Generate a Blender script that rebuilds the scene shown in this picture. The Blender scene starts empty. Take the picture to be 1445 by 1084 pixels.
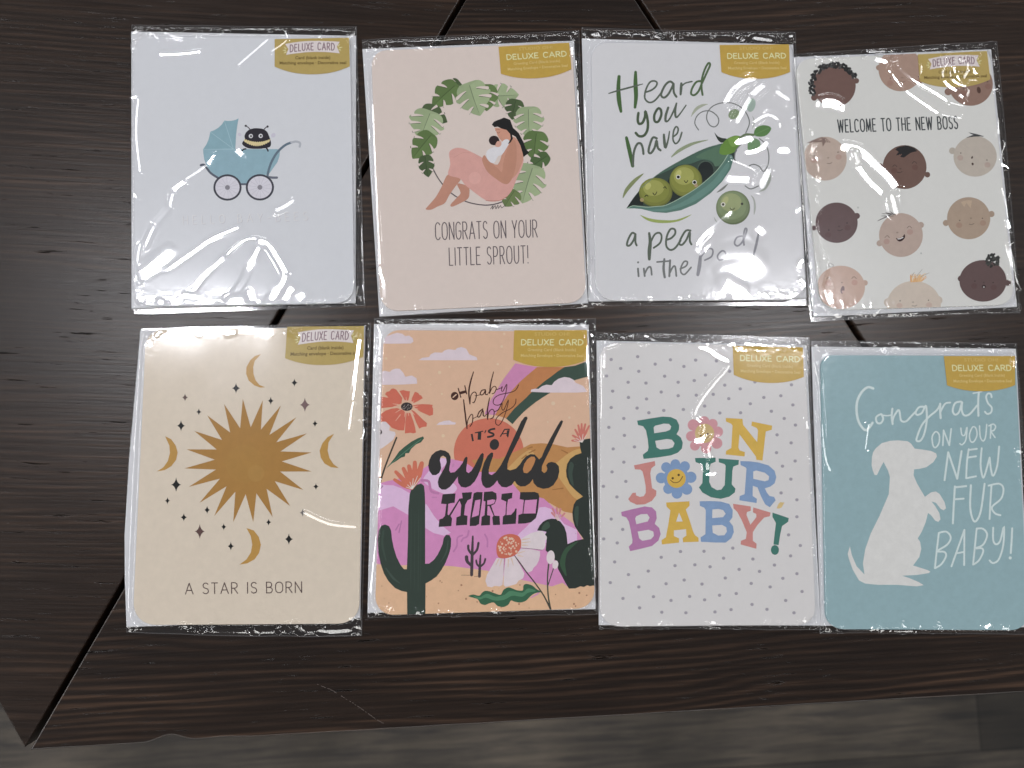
import bpy, math, random
import numpy as np
from mathutils import Vector, Matrix
from mathutils.geometry import delaunay_2d_cdt

random.seed(7)
S = bpy.context.scene
COL = S.collection

# ------------------------------------------------------------------ camera
W, H = 1445.0, 1084.0            # the photograph's frame, used to read the layout off it
F = 0.75
CAM_H = 0.3875
TX, TY = 0.0986, -0.0621
cx, sx, cy, sy = math.cos(TX), math.sin(TX), math.cos(TY), math.sin(TY)
R = np.array([[cy, 0, sy], [0, 1, 0], [-sy, 0, cy]]) @ np.array([[1, 0, 0], [0, cx, -sx], [0, sx, cx]])
CAM = np.array([0.0, 0.0, CAM_H])
cam = bpy.data.cameras.new('camera')
cam.sensor_width = 36.0
cam.lens = 36.0 * F
cam.clip_start = 0.01
cam.clip_end = 60.0
cam.dof.use_dof = True
cam.dof.focus_distance = 0.39
cam.dof.aperture_fstop = 9.0
cam_ob = bpy.data.objects.new('camera', cam)
M = Matrix.Identity(4)
for i in range(3):
    for j in range(3):
        M[i][j] = R[i, j]
M[2][3] = CAM_H
cam_ob.matrix_world = M
COL.objects.link(cam_ob)
S.camera = cam_ob

# ------------------------------------------------------------------ world, lamps, exposure
S.view_settings.view_transform = 'Standard'
S.view_settings.look = 'None'
S.view_settings.exposure = -0.06
S.view_settings.gamma = 1.0
S.view_settings.use_curve_mapping = False
wd = bpy.data.worlds.new('World')
S.world = wd
wd.use_nodes = True
bg = wd.node_tree.nodes['Background']
bg.inputs[0].default_value = (0.93, 0.95, 1.0, 1)
bg.inputs[1].default_value = 0.10


def P(px, py, z=0.0):
    """point of the plane z seen at a place of the photograph"""
    d = R @ np.array([(px - W / 2) / (F * W), -(py - H / 2) / (F * W), -1.0])
    t = (z - CAM_H) / d[2]
    return CAM + t * d


def PA(pts, z):
    """the same for an array of places"""
    a = np.asarray(pts, float)
    d = np.stack([(a[:, 0] - W / 2) / (F * W), -(a[:, 1] - H / 2) / (F * W), -np.ones(len(a))], 1) @ R.T
    t = (z - CAM_H) / d[:, 2]
    return CAM + t[:, None] * d


LAMP_Z = 2.35                     # strip lamps, the shop's and added ones, height above the table top


def mirror(px, py):
    p = P(px, py, 0.0)
    d = p - CAM
    return p + np.array([d[0], d[1], -d[2]]) * (LAMP_Z / CAM_H)


STRIPS = [                        # where each lamp is mirrored on the table, width, radiance, tint
    ((200, 447), (350, 447), 0.046, 250.0, (0.975, 0.97, 1.0)),
    ((1030, 447), (1136, 447), 0.050, 265.0, (0.98, 0.975, 1.0)),
    ((-700, -850), (2100, -850), 0.70, 9.0, (0.99, 0.99, 1.0)),  # from here down, unseen lamps added to light cards and film folds
    ((-700, 1950), (2100, 1950), 0.70, 7.5, (1.0, 0.985, 0.95)),
    ((-950, -300), (-950, 1400), 0.70, 15.0, (0.98, 0.98, 1.0)),
    ((2400, -300), (2400, 1400), 0.70, 9.0, (1.0, 1.0, 0.98)),
]
lamp_samples = []
for a, b, wid, rad, tint in STRIPS:
    A, B = mirror(*a), mirror(*b)
    L = bpy.data.lights.new('shop_or_added_lamp', 'AREA')
    L.shape = 'RECTANGLE'
    ln = float(np.linalg.norm(B - A))
    L.size, L.size_y = ln, wid
    L.energy = rad * math.pi * ln * wid
    L.color = tint
    o = bpy.data.objects.new('shop_or_added_lamp', L)
    o.location = (A + B) / 2
    o.rotation_euler = (0, 0, math.atan2(B[1] - A[1], B[0] - A[0]))
    COL.objects.link(o)
    n = max(12, int(ln / 0.05))
    for k in range(n):
        lamp_samples.append(A + (B - A) * (0.03 + 0.94 * k / (n - 1)))
lamp_samples = np.array(lamp_samples)

# ------------------------------------------------------------------ materials


def lin(c):
    c = c / 255.0
    return c / 12.92 if c <= 0.04045 else ((c + 0.055) / 1.055) ** 2.4


GAIN = 1.38


def albedo(rgb):
    return tuple(min(0.86, max(0.004, lin(v) * GAIN - 0.007)) for v in rgb) + (1,)


_mats = {}


def nmat(name):
    m = bpy.data.materials.new(name)
    m.use_nodes = True
    nt = m.node_tree
    nt.nodes.clear()
    out = nt.nodes.new('ShaderNodeOutputMaterial')
    return m, nt, out


def ink(rgb, mottle=0.05, scale=260.0, rough=0.62, spec=0.25, metal=0.0, specks=False):
    key = (rgb, mottle, scale, rough, metal, specks)
    if key in _mats:
        return _mats[key]
    m, nt, out = nmat('print_%d_%d_%d' % rgb)
    N, K = nt.nodes, nt.links
    b = N.new('ShaderNodeBsdfPrincipled')
    b.inputs['Roughness'].default_value = rough
    b.inputs['Specular IOR Level'].default_value = spec
    b.inputs['Metallic'].default_value = metal
    tc = N.new('ShaderNodeTexCoord')
    n1 = N.new('ShaderNodeTexNoise')
    n1.inputs['Scale'].default_value = scale
    n1.inputs['Detail'].default_value = 5
    n1.inputs['Roughness'].default_value = 0.7
    K.new(tc.outputs['Object'], n1.inputs['Vector'])
    mp = N.new('ShaderNodeMapRange')
    mp.inputs[1].default_value, mp.inputs[2].default_value = 0.3, 0.7
    mp.inputs[3].default_value, mp.inputs[4].default_value = 1 - mottle, 1 + mottle
    K.new(n1.outputs[0], mp.inputs[0])
    mx = N.new('ShaderNodeMix')
    mx.data_type = 'RGBA'
    mx.blend_type = 'MULTIPLY'
    mx.inputs[0].default_value = 1.0
    mx.inputs[6].default_value = albedo(rgb)
    K.new(mp.outputs[0], mx.inputs[7])
    col = mx.outputs[2]
    if specks:                       # small grey dots scattered over the sheet
        vo = N.new('ShaderNodeTexVoronoi')
        vo.inputs['Scale'].default_value = 75
        K.new(tc.outputs['Object'], vo.inputs['Vector'])
        lt = N.new('ShaderNodeMath')
        lt.operation = 'LESS_THAN'
        lt.inputs[1].default_value = 0.045
        K.new(vo.outputs['Distance'], lt.inputs[0])
        m3 = N.new('ShaderNodeMix')
        m3.data_type = 'RGBA'
        m3.inputs[7].default_value = albedo((170, 172, 170))
        K.new(lt.outputs[0], m3.inputs[0])
        K.new(col, m3.inputs[6])
        col = m3.outputs[2]
    K.new(col, b.inputs['Base Color'])
    n2 = N.new('ShaderNodeTexNoise')
    n2.inputs['Scale'].default_value = 1800
    n2.inputs['Detail'].default_value = 3
    K.new(tc.outputs['Object'], n2.inputs['Vector'])
    bp = N.new('ShaderNodeBump')
    bp.inputs['Strength'].default_value = 0.08
    bp.inputs['Distance'].default_value = 0.0004
    K.new(n2.outputs[0], bp.inputs['Height'])
    K.new(bp.outputs[0], b.inputs['Normal'])
    K.new(b.outputs[0], out.inputs[0])
    _mats[key] = m
    return m


def film_material():
    m, nt, out = nmat('clear_film')
    N, K = nt.nodes, nt.links
    tr = N.new('ShaderNodeBsdfTransparent')
    tr.inputs[0].default_value = (0.985, 0.985, 0.985, 1)
    g1 = N.new('ShaderNodeBsdfGlossy')
    g1.inputs['Roughness'].default_value = 0.075
    g2 = N.new('ShaderNodeBsdfGlossy')
    g2.inputs['Roughness'].default_value = 0.21
    g2.inputs[0].default_value = (0.93, 0.94, 1.0, 1)
    mg = N.new('ShaderNodeMixShader')
    mg.inputs[0].default_value = 0.12
    K.new(g1.outputs[0], mg.inputs[1])
    K.new(g2.outputs[0], mg.inputs[2])
    fr = N.new('ShaderNodeLayerWeight')          # thin sheet: the same share is mirrored from both sides
    fr.inputs['Blend'].default_value = 0.5
    pw = N.new('ShaderNodeMath')
    pw.operation = 'POWER'
    pw.inputs[1].default_value = 5.0
    K.new(fr.outputs['Facing'], pw.inputs[0])
    mp = N.new('ShaderNodeMapRange')
    mp.inputs[1].default_value, mp.inputs[2].default_value = 0.0, 1.0
    mp.inputs[3].default_value, mp.inputs[4].default_value = 0.10, 0.92
    K.new(pw.outputs[0], mp.inputs[0])
    mx = N.new('ShaderNodeMixShader')
    K.new(mp.outputs[0], mx.inputs[0])
    K.new(tr.outputs[0], mx.inputs[1])
    K.new(mg.outputs[0], mx.inputs[2])
    K.new(mx.outputs[0], out.inputs[0])
    return m


def seam_material():
    m, nt, out = nmat('film_seam')
    N, K = nt.nodes, nt.links
    tr = N.new('ShaderNodeBsdfTransparent')
    g = N.new('ShaderNodeBsdfGlossy')
    g.inputs['Roughness'].default_value = 0.35
    d = N.new('ShaderNodeBsdfDiffuse')
    d.inputs[0].default_value = (0.75, 0.75, 0.78, 1)
    a = N.new('ShaderNodeMixShader')
    a.inputs[0].default_value = 0.5
    K.new(g.outputs[0], a.inputs[1])
    K.new(d.outputs[0], a.inputs[2])
    mx = N.new('ShaderNodeMixShader')
    mx.inputs[0].default_value = 0.17
    K.new(tr.outputs[0], mx.inputs[1])
    K.new(a.outputs[0], mx.inputs[2])
    K.new(mx.outputs[0], out.inputs[0])
    return m


FILM = film_material()
SEAM = seam_material()


def wood_material(name, angle, seed, tone=1.0, lines=1.0):
    """dark stained pine: long bent grain lines, short dark pores, satin varnish"""
    m, nt, out = nmat(name)
    N, K = nt.nodes, nt.links
    b = N.new('ShaderNodeBsdfPrincipled')
    tc = N.new('ShaderNodeTexCoord')
    rot = N.new('ShaderNodeMapping')
    rot.inputs['Rotation'].default_value = (0, 0, -angle)
    rot.inputs['Location'].default_value = (seed * 3.1, seed * 1.7, 0)
    K.new(tc.outputs['Object'], rot.inputs['Vector'])

    def stretched(sx_, sy_, scale, detail, rough=0.6, dist=0.0):
        mp = N.new('ShaderNodeMapping')
        mp.inputs['Scale'].default_value = (sx_, sy_, 1)
        K.new(rot.outputs[0], mp.inputs['Vector'])
        n = N.new('ShaderNodeTexNoise')
        n.inputs['Scale'].default_value = scale
        n.inputs['Detail'].default_value = detail
        n.inputs['Roughness'].default_value = rough
        n.inputs['Distortion'].default_value = dist
        K.new(mp.outputs[0], n.inputs['Vector'])
        return n.outputs[0]

    def ramp(src, stops):
        r = N.new('ShaderNodeValToRGB')
        e = r.color_ramp.elements
        e[0].position, e[0].color = stops[0][0], (stops[0][1],) * 3 + (1,)
        e[1].position, e[1].color = stops[-1][0], (stops[-1][1],) * 3 + (1,)
        for p_, v_ in stops[1:-1]:
            q = e.new(p_)
            q.color = (v_,) * 3 + (1,)
        K.new(src, r.inputs[0])
        return r.outputs[0]

    # growth lines: long, nearly parallel, a little bent, fading in and out

    def math_(op, *v):
        q = N.new('ShaderNodeMath')
        q.operation = op
        for i_, x_ in enumerate(v):
            if isinstance(x_, (int, float)):
                q.inputs[i_].default_value = x_
            else:
                K.new(x_, q.inputs[i_])
        return q.outputs[0]
    sep = N.new('ShaderNodeSeparateXYZ')
    K.new(rot.outputs[0], sep.inputs[0])
    warp = stretched(1.6, 7.0, 2.0, 2, 0.5)
    warp2 = stretched(5.0, 60.0, 2.0, 3, 0.6)
    y_ = math_('ADD', sep.outputs['Y'], math_('MULTIPLY', math_('SUBTRACT', warp, 0.5), 0.040))
    ph = math_('ADD', math_('MULTIPLY', y_, 1750.0), math_('MULTIPLY', warp2, 7.0))
    saw = math_('ADD', math_('MULTIPLY', math_('SINE', ph), 0.5), 0.5)
    saw = math_('POWER', saw, 1.7)
    amp = ramp(stretched(2.6, 34.0, 2.2, 3, 0.55), [(0.38, 0.12), (0.62, 1.0)])
    ringv = math_('ADD', math_('MULTIPLY', math_('MULTIPLY', saw, amp), lines), 0.17 * (2 - lines))
    fine = ramp(stretched(6, 260, 3.0, 6, 0.7), [(0.35, 0.35), (0.65, 1.0)])
    broad = ramp(stretched(2.2, 9.0, 2.0, 4, 0.6), [(0.34, 0.40), (0.60, 1.0)])
    pores = ramp(stretched(45, 700, 1.0, 3, 0.6), [(0.655, 1.0), (0.70, 0.25)])

    def mul(a, c):
        q = N.new('ShaderNodeMath')
        q.operation = 'MULTIPLY'
        K.new(a, q.inputs[0])
        K.new(c, q.inputs[1])
        return q.outputs[0]
    g = mul(mul(ringv, fine), broad)
    mix = N.new('ShaderNodeMix')
    mix.data_type = 'RGBA'
    mix.inputs[6].default_value = (0.0080 * tone, 0.0050 * tone, 0.0040 * tone, 1)
    mix.inputs[7].default_value = (0.080 * tone, 0.045 * tone, 0.028 * tone, 1)
    K.new(g, mix.inputs[0])
    mp2 = N.new('ShaderNodeMix')
    mp2.data_type = 'RGBA'
    mp2.blend_type = 'MULTIPLY'
    mp2.inputs[0].default_value = 1.0
    K.new(mix.outputs[2], mp2.inputs[6])
    K.new(pores, mp2.inputs[7])
    K.new(mp2.outputs[2], b.inputs['Base Color'])
    rr = N.new('ShaderNodeMapRange')
    rr.inputs[3].default_value, rr.inputs[4].default_value = 0.25, 0.32
    K.new(fine, rr.inputs[0])
    K.new(rr.outputs[0], b.inputs['Roughness'])
    sp = N.new('ShaderNodeMath')
    sp.operation = 'MULTIPLY'
    sp.inputs[1].default_value = 0.42
    K.new(pores, sp.inputs[0])
    K.new(sp.outputs[0], b.inputs['Specular IOR Level'])
    hh = N.new('ShaderNodeMath')
    hh.operation = 'MULTIPLY_ADD'
    hh.inputs[1].default_value = 0.35
    K.new(fine, hh.inputs[0])
    K.new(pores, hh.inputs[2])
    bp = N.new('ShaderNodeBump')
    bp.inputs['Strength'].default_value = 0.22
    bp.inputs['Distance'].default_value = 0.0005
    K.new(hh.outputs[0], bp.inputs['Height'])
    K.new(bp.outputs[0], b.inputs['Normal'])
    K.new(b.outputs[0], out.inputs[0])
    return m


def floor_material():
    m, nt, out = nmat('grey_plank_floor')
    N, K = nt.nodes, nt.links
    b = N.new('ShaderNodeBsdfPrincipled')
    b.inputs['Roughness'].default_value = 0.5
    b.inputs['Specular IOR Level'].default_value = 0.3
    tc = N.new('ShaderNodeTexCoord')
    br = N.new('ShaderNodeTexBrick')
    br.offset = 0.37
    br.inputs['Color1'].default_value = (0.42, 0.42, 0.42, 1)
    br.inputs['Color2'].default_value = (1.0, 1.0, 1.0, 1)
    br.inputs['Mortar'].default_value = (0.22, 0.22, 0.22, 1)
    br.inputs['Scale'].default_value = 1.0
    br.inputs['Mortar Size'].default_value = 0.0016
    br.inputs['Mortar Smooth'].default_value = 0.6
    br.inputs['Brick Width'].default_value = 1.6
    br.inputs['Row Height'].default_value = 0.14
    mo = N.new('ShaderNodeMapping')
    mo.inputs['Location'].default_value = FLOOR_SHIFT
    K.new(tc.outputs['Object'], mo.inputs['Vector'])
    K.new(mo.outputs[0], br.inputs['Vector'])
    mp = N.new('ShaderNodeMapping')
    mp.inputs['Scale'].default_value = (2.6, 42.0, 1)
    K.new(tc.outputs['Object'], mp.inputs['Vector'])
    n = N.new('ShaderNodeTexNoise')
    n.inputs['Scale'].default_value = 2.6
    n.inputs['Detail'].default_value = 8
    n.inputs['Roughness'].default_value = 0.68
    n.inputs['Distortion'].default_value = 0.5
    K.new(mp.outputs[0], n.inputs['Vector'])
    n2 = N.new('ShaderNodeTexNoise')
    n2.inputs['Scale'].default_value = 3.6
    n2.inputs['Detail'].default_value = 4
    K.new(tc.outputs['Object'], n2.inputs['Vector'])
    r = N.new('ShaderNodeValToRGB')
    e = r.color_ramp.elements
    e[0].position, e[0].color = 0.33, (0.019, 0.0175, 0.0175, 1)
    e[1].position, e[1].color = 0.68, (0.080, 0.066, 0.050, 1)
    K.new(n.outputs[0], r.inputs[0])
    x = N.new('ShaderNodeMix')
    x.data_type = 'RGBA'
    x.blend_type = 'MULTIPLY'
    x.inputs[0].default_value = 1.0
    K.new(r.outputs[0], x.inputs[6])
    K.new(br.outputs[0], x.inputs[7])
    r2 = N.new('ShaderNodeMapRange')
    r2.inputs[1].default_value, r2.inputs[2].default_value = 0.35, 0.65
    r2.inputs[3].default_value, r2.inputs[4].default_value = 0.45, 1.5
    K.new(n2.outputs[0], r2.inputs[0])
    y = N.new('ShaderNodeMix')
    y.data_type = 'RGBA'
    y.blend_type = 'MULTIPLY'
    y.inputs[0].default_value = 1.0
    K.new(x.outputs[2], y.inputs[6])
    K.new(r2.outputs[0], y.inputs[7])
    # one board of the row by the table is stained darker than its neighbours
    sp = N.new('ShaderNodeSeparateXYZ')
    K.new(tc.outputs['Object'], sp.inputs[0])
    acc = None
    for ax, lim, op in (('X', 0.0, 'GREATER_THAN'), ('Y', 0.0, 'GREATER_THAN'), ('X', 1.6, 'LESS_THAN'), ('Y', 0.14, 'LESS_THAN')):
        g = N.new('ShaderNodeMath')
        g.operation = op
        g.inputs[1].default_value = lim
        K.new(sp.outputs[ax], g.inputs[0])
        if acc is None:
            acc = g.outputs[0]
        else:
            mm = N.new('ShaderNodeMath')
            mm.operation = 'MULTIPLY'
            K.new(acc, mm.inputs[0])
            K.new(g.outputs[0], mm.inputs[1])
            acc = mm.outputs[0]
    dk = N.new('ShaderNodeMix')
    dk.data_type = 'RGBA'
    dk.blend_type = 'MULTIPLY'
    dk.inputs[7].default_value = (0.72, 0.72, 0.73, 1)
    K.new(acc, dk.inputs[0])
    K.new(y.outputs[2], dk.inputs[6])
    K.new(dk.outputs[2], b.inputs['Base Color'])
    K.new(b.outputs[0], out.inputs[0])
    return m


# ------------------------------------------------------------------ mesh helpers


def link(name, me, mats, parent=None, origin=(0, 0, 0)):
    for m in mats:
        me.materials.append(m)
    o = bpy.data.objects.new(name, me)
    COL.objects.link(o)
    if parent is not None:
        o.parent = parent
    else:
        o.location = origin
    return o


def prism(name, pts, z0, z1, mat, parent, origin, bevel=0.0, pts_low=None, fan=False, apex_at=None):
    """solid from a flat outline (world xy, anticlockwise), with an optional rounded upper edge"""
    pts = np.asarray(pts, float)[:, :2]
    area = np.sum(pts[:, 0] * np.roll(pts[:, 1], -1) - np.roll(pts[:, 0], -1) * pts[:, 1])
    if area < 0:
        pts = pts[::-1]
    n = len(pts)
    rings = []
    low = pts if pts_low is None else np.asarray(pts_low, float)
    rings.append((low, z0))
    if bevel > 0:
        c = pts.mean(0)
        prev, nxt = np.roll(pts, 1, 0), np.roll(pts, -1, 0)
        e1, e2 = pts - prev, nxt - pts
        e1 /= np.linalg.norm(e1, axis=1)[:, None] + 1e-12
        e2 /= np.linalg.norm(e2, axis=1)[:, None] + 1e-12
        nn = np.stack([-(e1[:, 1] + e2[:, 1]), e1[:, 0] + e2[:, 0]], 1)
        nl = np.linalg.norm(nn, axis=1)[:, None]
        nn = nn / (nl + 1e-12)
        cosb = np.clip((nn * np.stack([-e1[:, 1], e1[:, 0]], 1)).sum(1), 0.4, 1)[:, None]
        rings.append((pts, z1 - bevel))
        for k in (0.3, 0.65, 1.0):
            a = k * math.pi / 2
            rings.append((pts + nn / cosb * bevel * (1 - math.cos(a)), z1 - bevel * (1 - math.sin(a))))
    else:
        rings.append((pts, z1))
    v, f = [], []
    for q, z in rings:
        v += [(x - origin[0], y - origin[1], z - origin[2]) for x, y in q]
    for k in range(len(rings) - 1):
        for i in range(n):
            j = (i + 1) % n
            f.append((k * n + i, k * n + j, (k + 1) * n + j, (k + 1) * n + i))
    b0 = (len(rings) - 1) * n
    if fan:
        apex = int(np.argmax(np.abs(np.linalg.norm(pts - pts.mean(0), axis=1)))) if apex_at is None else int(np.argmin(np.linalg.norm(pts - np.asarray(apex_at), axis=1)))
        f += [(b0 + apex, b0 + (apex + i) % n, b0 + (apex + i + 1) % n) for i in range(1, n - 1)]
    else:
        f.append(tuple(range(b0, len(rings) * n)))
    f.append(tuple(range(n))[::-1])
    me = bpy.data.meshes.new(name)
    me.from_pydata(v, [], f)
    me.update()
    return link(name, me, [mat], parent, origin)


def thing(name, label, cat, loc, group=None):
    o = bpy.data.objects.new(name, None)
    o.empty_display_size = 0.02
    o.location = loc
    o['label'] = label
    o['category'] = cat
    if group:
        o['group'] = group
    COL.objects.link(o)
    return o


# ------------------------------------------------------------------ floor and table
FLOOR_Z = -0.72
FLOOR_ANG = math.radians(2.2)
fo = P(1385, 1060, FLOOR_Z)
FLOOR_SHIFT = (0.0, 0.0, 0.0)
me = bpy.data.meshes.new('floor')
nx = 4.0
me.from_pydata([(-nx, -nx, 0), (nx, -nx, 0), (nx, nx, 0), (-nx, nx, 0)], [], [(0, 1, 2, 3)])
FLOOR_SHIFT = (1.6 * 20, 0.14 * 21, 0)
flo = link('floor', me, [floor_material()], None, (fo[0], fo[1], FLOOR_Z))
flo.rotation_euler = (0, 0, FLOOR_ANG)
flo['kind'] = 'structure'

corner = P(37, 1059, 0)[:2]
fdir = P(1445, 982, 0)[:2] - corner
ang0 = math.atan2(fdir[1], fdir[0])
SIDE = 0.524
hexc = corner + SIDE * np.array([math.cos(ang0 + math.radians(60.2)), math.sin(ang0 + math.radians(60.2))])
hexv = [hexc + SIDE * np.array([math.cos(ang0 + math.radians(180 + 60.2 + 60 * k)), math.sin(ang0 + math.radians(180 + 60.2 + 60 * k))]) for k in range(6)]
table = thing('table', 'dark brown stained wooden table with wedge shaped boards under the eight cards', 'table',
              (hexc[0], hexc[1], FLOOR_Z))
TO = (hexc[0], hexc[1], FLOOR_Z)
GAP = 0.0014
for k in range(6):
    a, b = hexv[k], hexv[(k + 1) % 6]
    tri = np.array([hexc, a, b])
    # move each of the two radial sides inwards by the half gap
    def inset(tri, g):
        c, a, b = tri
        out = []
        bis = ((a + b) / 2 - c)
        bis /= np.linalg.norm(bis)
        c2 = c + bis * (g / math.sin(math.radians(30)))
        ab = (b - a) / np.linalg.norm(b - a)
        return np.array([c2, a + ab * (g / math.sin(math.radians(60))), b - ab * (g / math.sin(math.radians(60)))])
    t2 = inset(tri, GAP)
    # outer edge with small dents of wear
    n = 60
    edge = [t2[1] + (t2[2] - t2[1]) * i / n for i in range(n + 1)]
    rng = random.Random(k)
    if k == 0:
        nrm = (hexc - (a + b) / 2)
        nrm /= np.linalg.norm(nrm)
        d0 = P(240, 1047, 0)[:2]
        tt = np.linalg.norm(d0 - t2[1]) / np.linalg.norm(t2[2] - t2[1])
        edge = []
        for i in range(n * 4 + 1):
            u = i / (n * 4)
            dent = 0.0030 * math.exp(-((u - tt) / 0.014) ** 2) + 0.0008 * math.exp(-((u - tt - 0.045) / 0.02) ** 2)
            edge.append(t2[1] + (t2[2] - t2[1]) * u + nrm * (dent + 0.00007 * math.sin(u * 90) * math.sin(u * 37)))
    outl = [t2[0]] + edge
    grain = ang0 + math.radians({0: 0.8, 5: -3.5, 1: 2.5}.get(k, 0))
    m = wood_material('dark_stained_wood', grain, 1.3 + 2.7 * k, 1.0, 1.0 if k == 0 else 0.5)
    prism('wooden_board', outl, -0.028, 0.0, m, table, TO, bevel=0.0007, fan=True, apex_at=t2[0])
under, nt_, out_ = nmat('dark_underside')
b_ = nt_.nodes.new('ShaderNodeBsdfPrincipled')
b_.inputs['Base Color'].default_value = (0.006, 0.005, 0.005, 1)
b_.inputs['Roughness'].default_value = 0.9
nz_ = nt_.nodes.new('ShaderNodeTexNoise')
nz_.inputs['Scale'].default_value = 40
mr_ = nt_.nodes.new('ShaderNodeMapRange')
mr_.inputs[3].default_value, mr_.inputs[4].default_value = 0.75, 0.95
nt_.links.new(nz_.outputs[0], mr_.inputs[0])
nt_.links.new(mr_.outputs[0], b_.inputs['Roughness'])
nt_.links.new(b_.outputs[0], out_.inputs[0])
prism('backing_panel', [hexc + (v - hexc) * 0.985 for v in hexv], -0.050, -0.0285, under, table, TO)
ped = [hexc + 0.09 * np.array([math.cos(t), math.sin(t)]) for t in np.linspace(0, 2 * math.pi, 25)[:-1]]
prism('pedestal', ped, FLOOR_Z, -0.0505, under, table, TO,
      pts_low=[hexc + (p - hexc) * 2.2 for p in ped])

# ------------------------------------------------------------------ printing


def catmull(pts, closed=False, n=5):
    p = np.asarray(pts, float)
    if len(p) < 3:
        return p
    out = []
    m = len(p)
    rng = range(m if closed else m - 1)
    for i in rng:
        if closed:
            a, b, c, d = p[i - 1], p[i], p[(i + 1) % m], p[(i + 2) % m]
        else:
            a, b, c, d = p[max(i - 1, 0)], p[i], p[i + 1], p[min(i + 2, m - 1)]
        for k in range(n):
            t = k / n
            out.append(0.5 * ((2 * b) + (c - a) * t + (2 * a - 5 * b + 4 * c - d) * t * t + (3 * b - a - 3 * c + d) * t ** 3))
    if not closed:
        out.append(p[-1])
    return np.array(out)


def ell(x, y, rx, ry=None, rot=0.0, n=20):
    ry = rx if ry is None else ry
    t = np.linspace(0, 2 * math.pi, n, endpoint=False)
    c, s = math.cos(rot), math.sin(rot)
    return np.stack([x + c * rx * np.cos(t) - s * ry * np.sin(t), y + s * rx * np.cos(t) + c * ry * np.sin(t)], 1)


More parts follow.
